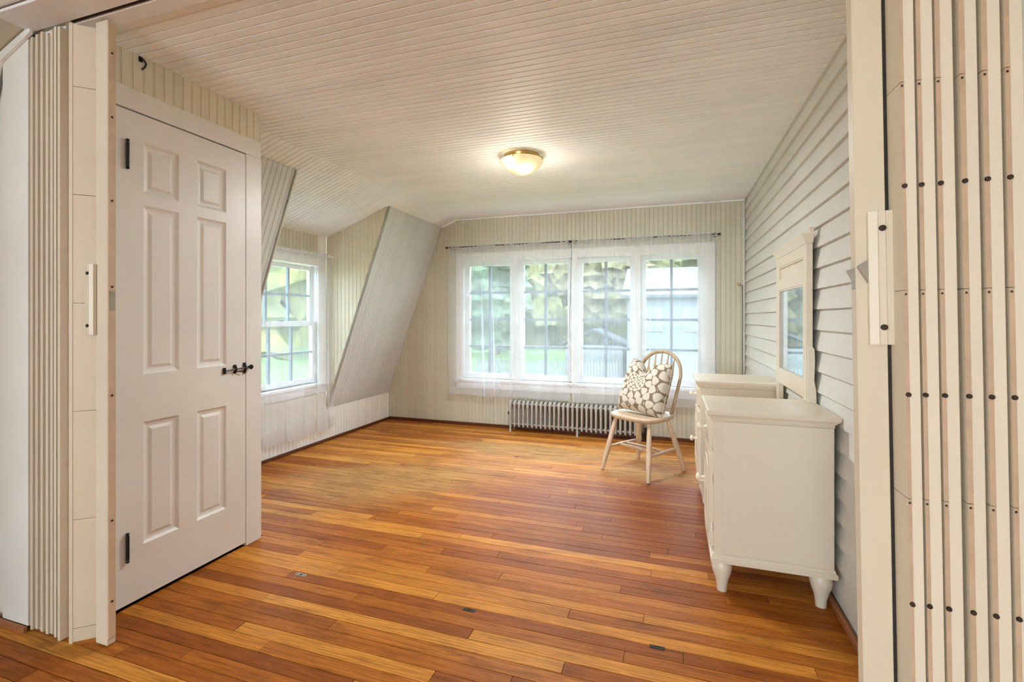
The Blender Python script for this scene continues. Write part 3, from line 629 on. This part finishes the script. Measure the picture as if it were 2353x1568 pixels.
def curtain(label, org, D, Nn, wid, ztop, zbot, pleats, gather, seed, hem=.085, flare=0.0, nx=260, nz=30, rod=True):
    rnd = random.Random(seed); D = Vector(D); Nn = Vector(Nn); org = Vector(org)
    ph = [rnd.uniform(0, 6.28) for _ in range(8)]
    th = thing('curtain', label, 'curtain', tuple(org+Vector((0, 0, zbot))))
    def P(s, t, off=0.0):
        x = s*wid; y = 0.0; grow = .30+.70*min(1, t*1.6)
        y += .012*grow*sin(x*19+ph[0])+.003*grow*sin(x*43+ph[1]+t*1.3)+.004*sin(x*13+ph[2]+2*t)
        dx = .006*grow*sin(x*31+ph[3]+t)
        for (c, w, A, Bq) in pleats:
            cc = c+.015*sin(3*t+c*9); q = (s*wid-cc)/w
            if abs(q) < 1: y += A*grow*cos(pi*q/2)**2; dx -= Bq*grow*sin(pi*q)
        top = math.exp(-t*26)                                     # gathers on the rod
        y += gather*top*sin(x*150+4*sin(x*9+ph[4]))
        x = x+dx
        if flare: x = x*(1+flare*t)
        zz = ztop+(zbot-ztop)*t
        if t > .97: zz += .006*sin(x*9+ph[5])
        nn = Nn*(y*.8+.004*sin(t*5+ph[6])+off)
        return org+D*x+nn+Vector((0, 0, zz))
    def sheet(t0, t1, n, off):
        bm = B(); g = [[bm.verts.new(P(i/nx, t0+(t1-t0)*j/n, off)) for i in range(nx+1)] for j in range(n+1)]
        for j in range(n):
            for i in range(nx): bm.faces.new((g[j][i], g[j][i+1], g[j+1][i+1], g[j+1][i]))
        return bm
    obj('fabric', sheet(0, 1, nz, 0), 'sheer', th, smooth=True)
    th_ = hem/abs(ztop-zbot); obj('hem', sheet(1-th_, 1, 4, .0025), 'hem', th, smooth=True)
    ht = .030/abs(ztop-zbot); obj('rod_pocket', sheet(0.0, ht, 2, .0025), 'hem', th, smooth=True)
    return th
YQ = YF-.085
curtain('sheer white curtain on the wide window, above the free end of the radiator', (-2.315, YQ, 0), EX, (0, -1, 0), 1.335, 1.958, .345, [(.10, .10, .030, .035), (.20, .08, .024, .030), (.42, .10, .045, .060), (.52, .07, .030, .040), (.72, .10, .035, .045), (1.0, .2, .010, .0)], .006, 3)
curtain('sheer white curtain on the wide window, behind the chair', (-.955, YQ, 0), EX, (0, -1, 0), 1.345, 1.958, .335, [(.09, .09, .030, .040), (.33, .09, .028, .035), (.42, .06, .020, .025), (.62, .11, .045, .060), (.74, .07, .028, .038), (.86, .06, .02, .02), (1.20, .09, .02, .02)], .006, 11)
curtain('sheer white curtain hanging over the dormer window', (XL+.085, D0+.05, 0), EY, EX, 1.02, 1.768, .145, [(.2, .1, .03, .03), (.42, .09, .03, .03), (.6, .09, .028, .035), (.78, .10, .03, .04), (.93, .08, .035, .03)], .005, 5, hem=.12, flare=.06)
# the gap between the two curtains shows a dark pull cord
cb = B(); tube(cb, [(-.965, YF-.05, 1.93), (-.972, YF-.05, 1.5), (-.985, YF-.05, 1.1), (-.995, YF-.05, .75), (-1.0, YF-.048, .47)], .0022, 6)
tag(obj('pull_cord', cb, 'rodm'), 'thin dark pull cord hanging between the two window curtains', 'cord')

# ------------------------------------------------------------------ radiator
NS = 29; RX0, RX1 = -1.585, -.285; rp = (RX1-RX0)/(NS-1); RYc = YF-.085; RD = .062
ra = thing('radiator', 'low grey cast iron radiator under the wide window', 'radiator', ((RX0+RX1)/2, RYc, 0))
def section():
    bm = B(); zt, zb_ = .312, .066; f, b = -RD, RD
    tube(bm, [(0, f, zb_), (0, f-.001, .10), (0, f, .24), (0, f+.002, zt-.030), (0, f+.008, zt-.010), (0, f+.026, zt), (0, 0, zt-.006), (0, b-.026, zt), (0, b-.008, zt-.010), (0, b-.002, zt-.03), (0, b, .24), (0, b, zb_), (0, b-.02, zb_-.012), (0, 0, zb_-.008), (0, f+.02, zb_-.012), (0, f, zb_)], [(.0120, .012), (.0115, .012), (.0120, .012), (.0155, .014), (.018, .014), (.0165, .014), (.014, .014), (.0165, .014), (.018, .014), (.0155, .014), (.012, .012), (.012, .012), (.012, .011), (.012, .011), (.012, .011), (.012, .012)], 8)
    tube(bm, [(0, 0, zb_-.005), (0, 0, zt-.01)], .0115, 6)
    for zz in (zb_+.012, zt-.024):
        for yy in (-RD*.55, RD*.55): lathe(bm, [(.011, -rp/2-.001), (.011, rp/2+.001)], (0, yy, zz), 'x', 8)
    return bm
def section_leg():
    bm = section()
    for s in (-1, 1): tube(bm, [(0, s*RD, .07), (0, s*RD, .03), (0, s*(RD+.004), .002)], [.0125, .011, .014], 8)
    return bm
proto = {}
for k in range(NS):
    kind = 'leg' if k in (0, 15, NS-1) else 'plain'
    if kind not in proto:
        o = obj('section', section_leg() if kind == 'leg' else section(), 'rad', ra, world=False, smooth=50); proto[kind] = o
    else:
        o = proto[kind].copy(); C.objects.link(o)
    o.location = (RX0+k*rp-ra.location.x, 0, 0)
vb = B(); lathe(vb, [(0, 0), (.012, 0), (.012, .02), (.018, .022), (.018, .05), (.013, .055), (.010, .07), (0, .071)], (RX1+.05, RYc-.045, .045)); lathe(vb, [(.010, 0), (.010, .05)], (RX1+.005, RYc-.045, .075), 'x', 10)
vl = obj('valve', vb, 'black', ra, smooth=40, label='black valve at the floor')
vb = B(); lathe(vb, [(.008, -.05), (.008, .05)], (RX1+.05, RYc-.045, .05), n=8); obj('pipe', vb, 'black', vl)
vb = B(); lathe(vb, [(0, 0), (.02, .002), (.022, .010), (.02, .016), (0, .02)], (RX1+.05, RYc-.045, .116), n=10); obj('valve_wheel', vb, 'black', vl)
vb = B(); lathe(vb, [(0, -.004), (.007, -.003), (.009, .006), (.006, .012), (0, .013)], (RX0-.024, RYc-.06, .19), 'x', 8); lathe(vb, [(.004, 0), (.004, .016)], (RX0-.026, RYc-.06, .20), 'x', 6); tube(vb, [(RX0-.02, RYc-.06, .172), (RX0-.021, RYc-.062, .212)], .004, 6); obj('bleed_valve', vb, 'nail', ra)

# ------------------------------------------------------------------ chair
ch = thing('windsor_chair', 'pale bleached wood bow back chair holding the floral pillow', 'chair', (-.212, 3.835, 0), (0, 0, R(-32.5)))
def seat():
    ol = []
    for k in range(40):
        a = 2*pi*k/40; c_, s_ = cos(a), sin(a)
        x = .222*math.copysign(abs(c_)**.55, c_); yv = .205*math.copysign(abs(s_)**.62, s_); x *= 1-.10*(yv+.2)/.4*1.0
        ol.append((x, yv-.005))
    bm = B(); ls = []
    for z_, sc in ((.404, .90), (.412, .965), (.426, .995), (.436, .99), (.4415, .965), (.4405, .90)): ls.append([(x*sc, y_*sc, z_) for x, y_ in ol])
    for z_, sc in ((.437, .75), (.434, .45), (.434, .15)): ls.append([(x*sc, y_*sc, z_) for x, y_ in ol])
    return loops(bm, ls)
obj('seat', seat(), 'chair', ch, world=False, smooth=True)
LG = {}
for sx in (-1, 1):
    for sy, tx, ty, fx, fy in ((-1, .150, -.135, .212, -.232), (1, .130, .120, .213, .232)):
        t0 = Vector((sx*tx, ty, .412)); t1 = Vector((sx*fx, fy, .002)); LG[sx, sy] = (t0, t1)
        bm = B(); tube(bm, [t0.lerp(t1, f) for f in (0, .12, .35, .55, .75, .97, 1)], [.0145, .016, .0195, .0205, .0185, .0145, .013], 12); obj('leg', bm, 'chair', ch, world=False, smooth=50)
def st(a, b, r=.0115):
    bm = B(); tube(bm, [a.lerp(b, f) for f in (0, .2, .5, .8, 1)], [.007, r*.95, r*1.15, r*.95, .007], 10); obj('stretcher', bm, 'chair', ch, world=False, smooth=50)
sd = {}
for sx in (-1, 1):
    a = LG[sx, -1][0].lerp(LG[sx, -1][1], .58); b = LG[sx, 1][0].lerp(LG[sx, 1][1], .58); sd[sx] = (a, b); st(a, b)
for f in (.36, .56): st(sd[-1][0].lerp(sd[-1][1], f), sd[1][0].lerp(sd[1][1], f))
bow = []
for k in range(33):
    a = -1+2*k/32.; ang = pi*(k/32.)
    xx_ = -.188*cos(ang)*(1+.06*sin(ang)) if True else 0
    zz_ = .70+.205*sin(ang)**.9 if 0 < k < 32 else .70
    bow.append((xx_, zz_))
pth = [Vector((-.150, .140, .425)), Vector((-.170, .158, .52)), Vector((-.184, .180, .62))]
for x, z_ in bow: pth.append(Vector((x, .140+(z_-.44)*.26, z_)))
pth += [Vector((.184, .180, .62)), Vector((.170, .158, .52)), Vector((.150, .140, .425))]
bm = B(); tube(bm, pth, [(.0155, .013)]*len(pth), 12); obj('bow', bm, 'bow', ch, world=False, smooth=True)
for k in range(5):
    u = (k-2)/2; b0 = Vector((u*.085, .150, .435)); zt = .70+.205*sin(math.acos(max(-1, min(1, u*.62))))**.9
    b1 = Vector((u*.117, .140+(zt-.44)*.26, zt))
    bm = B(); ls = []
    for f, w, d in ((0, .006, .006), (.30, .0055, .0055), (.48, .007, .0055), (.60, .0145, .005), (.68, .0185, .005), (.73, .0175, .005), (.80, .011, .005), (.88, .007, .005), (1, .0045, .0045)):
        p = b0.lerp(b1, f); ls.append([(p.x+w*cos(2*pi*q/8), p.y+d*sin(2*pi*q/8), p.z) for q in range(8)])
    loops(bm, ls); obj('spindle', bm, 'bow', ch, world=False, smooth=60)
# pillow
def pillow():
    n = 30; H = .207; bm = B(); uv = bm.loops.layers.uv.new('UVMap')
    def pos(i, j, s):
        u, v = -1+2*i/n, -1+2*j/n
        th = .085*(max(0, (1-u**4)*(1-v**4))**.55)
        x = u*H*(1-.055*(1-v*v)**1.0*abs(u)**3); z_ = v*H*(1-.055*(1-u*u)*abs(v)**3)
        chop = math.exp(-((u+.08)/.30)**2)*max(0, (v+.25)/1.25)**1.6
        z_ -= .098*chop; th *= 1-.55*math.exp(-((u+.08)/.20)**2)*max(0, v)
        x += .028*v*max(0, v)*(-1 if u > 0 else 1)*abs(u)          # ears lean in
        z_ -= .012*(1-v)*.5*0; th += .012*(1-v)*.5*(max(0, (1-u**4)*(1-v**4))**.6)
        return Vector((x, -s*th, z_))
    gr = {}
    for s in (1, -1):
        for i in range(n+1):
            for j in range(n+1):
                if s == -1 and (i in (0, n) or j in (0, n)): gr[s, i, j] = gr[1, i, j]
                else: gr[s, i, j] = bm.verts.new(pos(i, j, s))
        for i in range(n):
            for j in range(n):
                q = [(i, j), (i+1, j), (i+1, j+1), (i, j+1)]
                try: f = bm.faces.new([gr[s, a, b] for a, b in q])
                except ValueError: continue
                for l, (a, b) in zip(f.loops, q): l[uv].uv = (a/n, b/n)
    edge = [pos(i, 0, 0) for i in range(n)]+[pos(n, j, 0) for j in range(n)]+[pos(n-i, n, 0) for i in range(n)]+[pos(0, n-j, 0) for j in range(n+1)]
    return bm, edge
pb, edge = pillow()
pm = wmat(ch) @ Matrix.Translation((.008, .022, .640)) @ Matrix.Rotation(R(-20), 4, 'X') @ Matrix.Rotation(R(4), 4, 'Y')
pl = thing('throw_pillow', 'taupe and cream floral throw pillow with a dented top', 'pillow', pm.to_translation()); pl.rotation_euler = pm.to_euler()
obj('cover', pb, 'pillow', pl, world=False, smooth=True)
bm = B(); tube(bm, edge, .0045, 6); obj('piping', bm, 'piping', pl, world=False, smooth=True)

# ------------------------------------------------------------------ vanity dresser with mirror
VX0, VX1 = .150, .622; HT = .787
va = thing('vanity_dresser', 'cream painted vanity dresser with two pedestals and turned feet by the clapboard wall', 'dresser', (.39, 2.91, 0))
def pedestal(y0, y1, near):
    ins = .020
    body = bx((VX0+ins, y0+ins, .160), (VX1-.006, y1-ins, HT-.045), .002); pd = obj('pedestal', body, 'furn', va)
    # corner posts and side panel line
    for (a, b) in ((y0+ins-.004, y0+ins+.001), (y1-ins-.001, y1-ins+.004)):
        obj('side_panel', bx((VX0+ins+.030, a, .172), (VX1-.008, b, HT-.052), .0015), 'furn', pd)
    tp = B(); rectloops(tp, VX0+.012, VX1-.010, y0+.012, y1-.012, [(HT-.050, -.004), (HT-.048, .002), (HT-.043, .004), (HT-.042, .0015), (HT-.036, .003), (HT-.035, .007), (HT-.028, .010), (HT-.026, .016), (HT-.018, .021), (HT-.008, .0215), (HT-.003, .019), (HT, .013)])
    obj('pedestal_top', tp, 'furn', pd, smooth=25)
    bb = B(); rectloops(bb, VX0+.018, VX1-.008, y0+.018, y1-.018, [(.135, .010), (.152, .0115), (.156, .009), (.158, .005), (.166, .0045), (.172, -.002), (.174, -.006)]); obj('base_moulding', bb, 'furn', pd, smooth=25)
    yc = (y0+y1)/2; fy0, fy1 = y0+.058, y1-.058; xf = VX0+ins
    # drawer front, stepped out from the body
    d = B(); box(d, (xf-.018, fy0, .610), (xf+.004, fy1, .722), .005, 2); dw = obj('drawer', d, 'furn', pd, label='small top drawer')
    def knob(zc, yy, par):
        k = B(); lathe(k, [(0, .004), (.011, .002), (.011, -.002), (.0075, -.006), (.0065, -.014), (.010, -.020), (.0165, -.025), (.0185, -.031), (.0165, -.037), (.010, -.041), (0, -.042)], (xf-.018, yy, zc), 'x', 16); obj('knob', k, 'knob', par, smooth=45)
    knob(.672, yc, dw)
    # arched door with a recessed panel
    def arch(a, b, z0, z1, rise, n=12):
        return [(a, z0), (b, z0), (b, z1-rise)]+[(b+(a-b)*(k/n), z1-rise+rise*sin(pi*k/n)) for k in range(1, n)]+[(a, z1-rise)]
    dd = B(); prism(dd, arch(fy0-.006, fy1+.006, .185, .592, .012), lambda p, q, t: (t, p, q), xf-.018, xf+.003); bmesh.ops.bevel(dd, geom=[e for e in dd.edges if all(abs(v.co.x-(xf-.018)) < 1e-5 for v in e.verts)], offset=.004, segments=2, affect='EDGES')
    do = obj('door', dd, 'furn', pd, label='cabinet door with arched top')
    pp = B(); loops(pp, [[(xf-.0175-dx, p, q) for p, q in arch(fy0+.045+i, fy1-.045-i, .235+i, .552-i, .03)] for dx, i in ((0, 0), (.004, .004), (.005, .012), (.001, .018), (.001, .03))]); obj('door_panel', pp, 'furn', do)
    knob(.400, y1-.085 if near else y0+.085, do)
    for zc in (.27, .48):
        h = B(); lathe(h, [(.0045, -.02), (.0045, .02)], (xf-.006, (fy0-.010) if near else (fy1+.010), zc), n=8); obj('hinge', h, 'knob', do)
    # turned feet
    for fx in (VX0+.055, VX1-.045):
        for fy in (y0+.055, y1-.055):
            f = B(); lathe(f, [(0, 0), (.0200, 0), (.0205, .006), (.0225, .030), (.028, .055), (.0375, .082), (.0415, .102), (.040, .118), (.033, .128), (.033, .136), (.033, .142)], (fx, fy, 0), n=20); obj('foot', f, 'furn', pd, smooth=50)
    return pd
pedestal(2.20, 2.60, True); pedestal(3.225, 3.62, False)
ct = obj('centre_section', bx((VX0+.10, 2.582, .44), (VX1-.006, 3.243, .585), .002), 'furn', va)
tp = B(); rectloops(tp, VX0+.075, VX1-.008, 2.5805, 3.2445, [(.585, 0), (.590, .0), (.598, .0), (.603, -.003)]); obj('centre_top', tp, 'furn', ct)
obj('drawer', bx((VX0+.083, 2.66, .455), (VX0+.104, 3.165, .572), .004), 'furn', ct)
for yy in (2.79, 3.035):
    k = B(); lathe(k, [(0, .004), (.011, .002), (.007, -.006), (.0065, -.014), (.0165, -.025), (.0185, -.031), (.010, -.041), (0, -.042)], (VX0+.083, yy, .513), 'x', 14); obj('knob', k, 'knob', ct, smooth=45)
# mirror
MX0, MX1, MY0, MY1, MZ1 = .592, .619, 2.545, 3.221, 1.525
mi = thing('dresser_mirror', 'tall cream framed mirror with cornice and beaded frieze on the dresser', 'mirror', (.605, 2.91, .605))
for a, b, zb in ((MY0, MY0+.062, HT+.0005), (MY1-.062, MY1, .6045)): obj('frame_stile', bx((MX0, a, zb), (MX1, b, MZ1), .0015), 'furn', mi)
for a, b, e in ((.80, .88, 0), (1.338, 1.392, 0), (1.470, MZ1, 0)):
    r = obj('frame_rail', bx((MX0+.001, MY0+.0622, a), (MX1, MY1-.0622, b), .001), 'furn', mi)
for a, b in ((.88, 1.338), (1.392, 1.470)):          # inner bead around the openings
    q = B()
    for u0, u1, z0, z1 in ((MY0+.0622, MY0+.071, a, b), (MY1-.071, MY1-.0622, a, b), (MY0+.071, MY1-.071, a, a+.008), (MY0+.071, MY1-.071, b-.008, b)): box(q, (MX0+.004, u0, z0), (MX1-.004, u1, z1))
    obj('inner_bead', q, 'furn', mi)
obj('mirror_glass', bx((MX0+.014, MY0+.066, .884), (MX0+.018, MY1-.066, 1.334)), 'mirror', mi)
npn = 17; pw = (MY1-MY0-.142)/npn
for k in range(npn):
    a = MY0+.071+k*pw; obj('frieze_slat', prism(B(), [(MX0+.016, a+.0005), (MX0+.0125, a+.004), (MX0+.0125, a+pw-.004), (MX0+.016, a+pw-.0005), (MX1-.004, a+pw-.0005), (MX1-.004, a+.0005)], lambda p, q, t: (p, q, t), 1.3985, 1.4635), 'furn', mi)
cn_ = B(); pf = [(MX1, MZ1), (MX0-.001, MZ1), (MX0-.0225, MZ1+.042), (MX0-.0225, MZ1+.047), (MX1+.006, MZ1+.047), (MX1+.006, MZ1+.042)]
loops(cn_, [[(MX1, MY0-.001, MZ1), (MX0-.001, MY0-.001, MZ1), (MX0-.001, MY1+.001, MZ1), (MX1, MY1+.001, MZ1)], [(MX1+.004, MY0-.014, MZ1+.042), (MX0-.020, MY0-.014, MZ1+.042), (MX0-.020, MY1+.014, MZ1+.042), (MX1+.004, MY1+.014, MZ1+.042)], [(MX1+.004, MY0-.014, MZ1+.047), (MX0-.020, MY0-.014, MZ1+.047), (MX0-.020, MY1+.014, MZ1+.047), (MX1+.004, MY1+.014, MZ1+.047)]])
obj('cornice', cn_, 'furn', mi)
for a, b in ((MY0-.012, MY0+.012), (MY1-.012, MY1+.012)):
    pass
obj('finial_block', prism(B(), [(MX1-.012, MZ1+.047), (MX1+.004, MZ1+.047), (MX1+.000, MZ1+.075), (MX1-.016, MZ1+.075)], lambda p, q, t: (p, t, q), MY0-.010, MY0+.03), 'furn', mi)
for yy in (MY0-.021, MY1+.008):                      # scrolled side brackets
    prf = [(MX0+.004, HT), (MX1+.010, HT), (MX1+.008, HT+.06), (MX1+.001, HT+.10), (MX1+.004, HT+.19), (MX1+.002, HT+.245), (MX1-.008, HT+.262), (MX0+.002, HT+.262), (MX0+.004, HT+.20), (MX0+.003, HT+.11)]
    obj('bracket', prism(B(), prf, lambda p, q, t: (p, t, q), yy, yy+.018), 'furn', mi)

# ------------------------------------------------------------------ ceiling light
LX, LY = -.955, 3.06
cl = thing('ceiling_light', 'lit frosted glass bowl ceiling light with brass rim', 'ceiling light', (LX, LY, HC))
b = B(); lathe(b, [(0, -.0005), (.118, -.0005), (.118, -.018), (.112, -.030), (.108, -.030), (0, -.028)], (0, 0, 0), n=40); obj('canopy', b, 'brass', cl, world=False, smooth=40)
b = B(); lathe(b, [(.140, -.034), (.146, -.038), (.144, -.044), (.128, -.066), (.104, -.090), (.075, -.110), (.045, -.123), (.018, -.129), (0, -.1295)], (0, 0, 0), n=48); obj('glass_bowl', b, 'bowl', cl, world=False, smooth=True)
for a in (R(160), R(-8), R(-95), R(80)):
    b = B(); p = lambda r, z_: (r*cos(a), r*sin(a), z_)
    tube(b, [p(.112, -.026), p(.135, -.029), p(.149, -.033), p(.151, -.043), p(.146, -.049)], .0042, 8); obj('clip', b, 'brass', cl, world=False, smooth=True)
ld_ = bpy.data.lights.new('bulb', 'POINT'); ld_.energy = 5; ld_.color = (1, .90, .76); ld_.shadow_soft_size = .13
lo = bpy.data.objects.new('bulb', ld_); C.objects.link(lo); lo.parent = cl; lo.location = (0, 0, -.29)
la_ = bpy.data.lights.new('bulb_downlight', 'AREA'); la_.shape = 'DISK'; la_.size = .26; la_.energy = 28; la_.color = (.91, .98, 1.05)
lo = bpy.data.objects.new('bulb_downlight', la_); C.objects.link(lo); lo.parent = cl; lo.location = (0, 0, -.135)

# ------------------------------------------------------------------ small fittings
for (x, y, m, lab) in ((-1.612, 1.772, 'steel', 'small bright steel keeper plate in the floor near the closet door'), (-.775, 1.773, 'black', 'small blackened keeper plate in the floor mid way across the room'), (-.05, 1.785, 'black', 'small blackened keeper plate in the floor nearest the dresser')):
    t = thing('floor_plate', lab, 'floor plate', (x, y, 0), group='keeper plates in the floor')
    pb = B()
    for a, b_ in ((-.026, -.010), (.010, .026)): box(pb, (x+a, y-.0085, -.0005), (x+b_, y+.0085, .0016))
    box(pb, (x-.010, y+.0055, -.0005), (x+.010, y+.0085, .0016)); box(pb, (x-.010, y-.0085, -.0005), (x+.010, y-.0055, .0016)); obj('plate', pb, m, t)
    obj('slot', bx((x-.010, y-.0055, -.0005), (x+.010, y+.0055, .0006)), 'dark', t)
    for s in (-1, 1):
        k = B(); lathe(k, [(.0042, .001), (.0042, .0021), (0, .0026)], (x+s*.018, y, 0), n=10); obj('screw', k, 'nail', t)
hk = thing('wall_hook', 'black curved iron hook high on the beadboard over the closet door', 'hook', (XC, 1.392, 2.235))
b = B(); box(b, (XC-.001, 1.384, 2.240), (XC+.003, 1.400, 2.262), .001); obj('plate', b, 'black', hk)
b = B(); tube(b, [(XC+.003, 1.392, 2.256), (XC+.012, 1.398, 2.248), (XC+.018, 1.402, 2.234), (XC+.012, 1.402, 2.222), (XC+.006, 1.398, 2.214), (XC+.002, 1.394, 2.210)], [(.004, .003)]*6, 8); obj('hook_arm', b, 'black', hk, smooth=True)
hk = thing('cup_hook', 'small brass hook in the corner beside the clapboards', 'hook', (.59, YF, 1.48))
b = B(); tube(b, [(.60, YF+.004, 1.478), (.598, YF-.018, 1.478), (.59, YF-.030, 1.474), (.578, YF-.034, 1.472), (.566, YF-.034, 1.480), (.562, YF-.034, 1.490), (.570, YF-.034, 1.498), (.580, YF-.034, 1.495), (.583, YF-.034, 1.486)], .004, 8); obj('hook_arm', b, 'brass', hk, smooth=True)
cbm = B(); tube(cbm, [(XR-.036, YF-.020, 1.475), (XR-.034, YF-.020, 1.30), (XR-.036, YF-.019, .9), (XR-.034, YF-.020, .5)], .0025, 6); tag(obj('corner_cord', cbm, 'nail'), 'thin brown wire running down the corner by the clapboards', 'wire')

# ------------------------------------------------------------------ outside
GZ = -2.9
def gpt(u, dist): # direction along a bearing from the room
    return (u*dist, dist)
tag(obj('ground', bx((-120, 6.5, GZ-.3), (90, 120, GZ)), 'grass'), 'mown green lawn outside the wide window', 'lawn', kind='structure')
tag(obj('ground', bx((-120, -60, GZ-.3), (-6, 6.4, GZ)), 'grass'), 'green yard outside the dormer', 'lawn', kind='structure')
def tree(label, x, y, h, r, mat, seed):
    rn = random.Random(seed); t = thing('tree', label, 'tree', (x, y, GZ))
    b = B(); tube(b, [(0, 0, 0), (.1*r*.3, 0, h*.25), (0, .1, h*.5), (.05, 0, h*.8)], [.05*r+.1, .04*r+.08, .03*r+.06, .03], 8); obj('trunk', b, 'bark', t, world=False)
    b = B()
    for k in range(16):
        a = rn.uniform(0, 6.28); hh = rn.uniform(.28, .95); rr = r*rn.uniform(.2, .75)*(1.15-hh*.6); s = r*rn.uniform(.32, .55)
        m = Matrix.Translation((rr*cos(a), rr*sin(a), h*hh)) @ Matrix.Diagonal((s, s, s*rn.uniform(.7, 1), 1))
        ret = bmesh.ops.create_icosphere(b, subdivisions=3, radius=1, matrix=m)
        c = m.to_translation()
        for v in ret['verts']:
            d = (v.co-c); f = 1+.16*sin(v.co.x*5.1+k)+.14*sin(v.co.y*6.3+2*k)+.14*sin(v.co.z*7.7+3*k)+rn.uniform(-.09, .09); v.co = c+d*f
    obj('crown', b, mat, t, world=False)
tree('yellow green tree seen through the first pair of panes', -19.5, 34, 13, 4.5, 'leaf_y', 1)
tree('dark green tree seen behind the second casement', -9.6, 25, 11, 2.9, 'leaf_g', 2)
tree('russet tree between the second and third casements', -6, 44, 14, 5.0, 'leaf_o', 3)
tree('tall yellow tree above the neighbouring roof', 5.5, 50, 16, 6.0, 'leaf_y', 4)
tree('olive tree far behind the white fence', -18.5, 50, 16, 5.0, 'leaf_y', 5)
tree('large olive tree at the far edge of the lawn', -34, 46, 17, 7.0, 'leaf_o', 6)
tree('leafy tree at the end of the grey house', 19, 46, 16, 5.5, 'leaf_g', 7)
tree('pale green tree close outside the dormer window', -13, 12, 11, 3.4, 'leaf_y', 8)
tree('yellow tree farther outside the dormer window', -27, 13, 15, 5.0, 'leaf_y', 9)
tree('olive tree beyond the dormer window', -18.5, 22, 14, 3.4, 'leaf_o', 10)
# neighbouring house
hx0, hx1, hy = -2.6, 6.4, 30.0
ho = thing('house', 'grey neighbouring house with white trimmed windows', 'house', (2, hy, GZ))
obj('wall', bx((hx0, hy, GZ), (hx1, hy+7, 2.5)), 'hwall', ho)
obj('lower_wall', bx((hx0-.02, hy-.08, GZ), (hx1, hy, -1.0)), 'hwhite', ho)
obj('roof', prism(B(), [(hy-.4, 2.35), (hy+3.5, 4.3), (hy+7.4, 2.35), (hy+7.4, 2.55), (hy+3.5, 4.5), (hy-.4, 2.55)], lambda p, q, t: (t, p, q), hx0-.3, hx1+.3), 'hroof', ho)
for wx in (-1.1, 1.15, 3.6):
    wn = obj('window', bx((wx-.55, hy-.06, .35), (wx+.55, hy-.005, 1.75)), 'hwhite', ho)
    for i in range(2):
        for j in range(3): obj('pane', bx((wx-.43+i*.45, hy-.075, .45+j*.42), (wx-.43+i*.45+.40, hy-.061, .45+j*.42+.36)), 'hglass', wn)
pr = thing('garage', 'low white outbuilding beside the lawn', 'outbuilding', (-4.4, 33, GZ))
obj('wall', bx((-7.2, 33.5, GZ), (-3.2, 36.5, -.75)), 'hwhite', pr); obj('roof', prism(B(), [(-7.5, -.75), (-5.2, .25), (-2.9, -.75), (-2.9, -.6), (-5.2, .40), (-7.5, -.6)], lambda p, q, t: (p, t, q), 33.2, 36.8), 'hroof', pr)
fe = thing('fence', 'white picket fence across the lawn', 'fence', (-8, 31, GZ))
for k in range(7): obj('post', bx((-13+k*1.6, 31, GZ), (-12.88+k*1.6, 31.12, GZ+1.25)), 'hwhite', fe)
for zz in (.4, 1.0): obj('rail', bx((-13, 31.03, GZ+zz), (-3.4, 31.09, GZ+zz+.1)), 'hwhite', fe)
for k in range(48): obj('picket', bx((-12.95+k*.2, 30.97, GZ+.1), (-12.84+k*.2, 31.02, GZ+1.15)), 'hwhite', fe)

# wooded hillside closing the view
rn = random.Random(21); b = B()
for k in range(200):
    x = rn.uniform(-95, 55); y = rn.uniform(64, 96); h = rn.uniform(4, 9)+(y-64)*.55; sz = rn.uniform(4, 7)
    if k >= 110: x = rn.uniform(-80, -48); y = rn.uniform(-2, 60); h = rn.uniform(3, 9)+(-48-x)*.5
    if k >= 150: x = -95+3.1*(k-150); y = rn.uniform(66, 70); h = rn.uniform(6, 8.5)
    m = Matrix.Translation((x, y, GZ+h)) @ Matrix.Diagonal((sz, sz, h+1.5, 1)); c = m.to_translation()
    ret = bmesh.ops.create_icosphere(b, subdivisions=3, radius=1, matrix=m)
    for v in ret['verts']: v.co = c+(v.co-c)*(1+.10*sin(v.co.x*1.9+k)+.10*sin(v.co.z*2.3+k)+rn.uniform(-.08, .08))
tag(obj('woods', b, 'leaf_y'), 'hazy autumn woods on the hillside beyond the lawn', 'woods', kind='stuff')
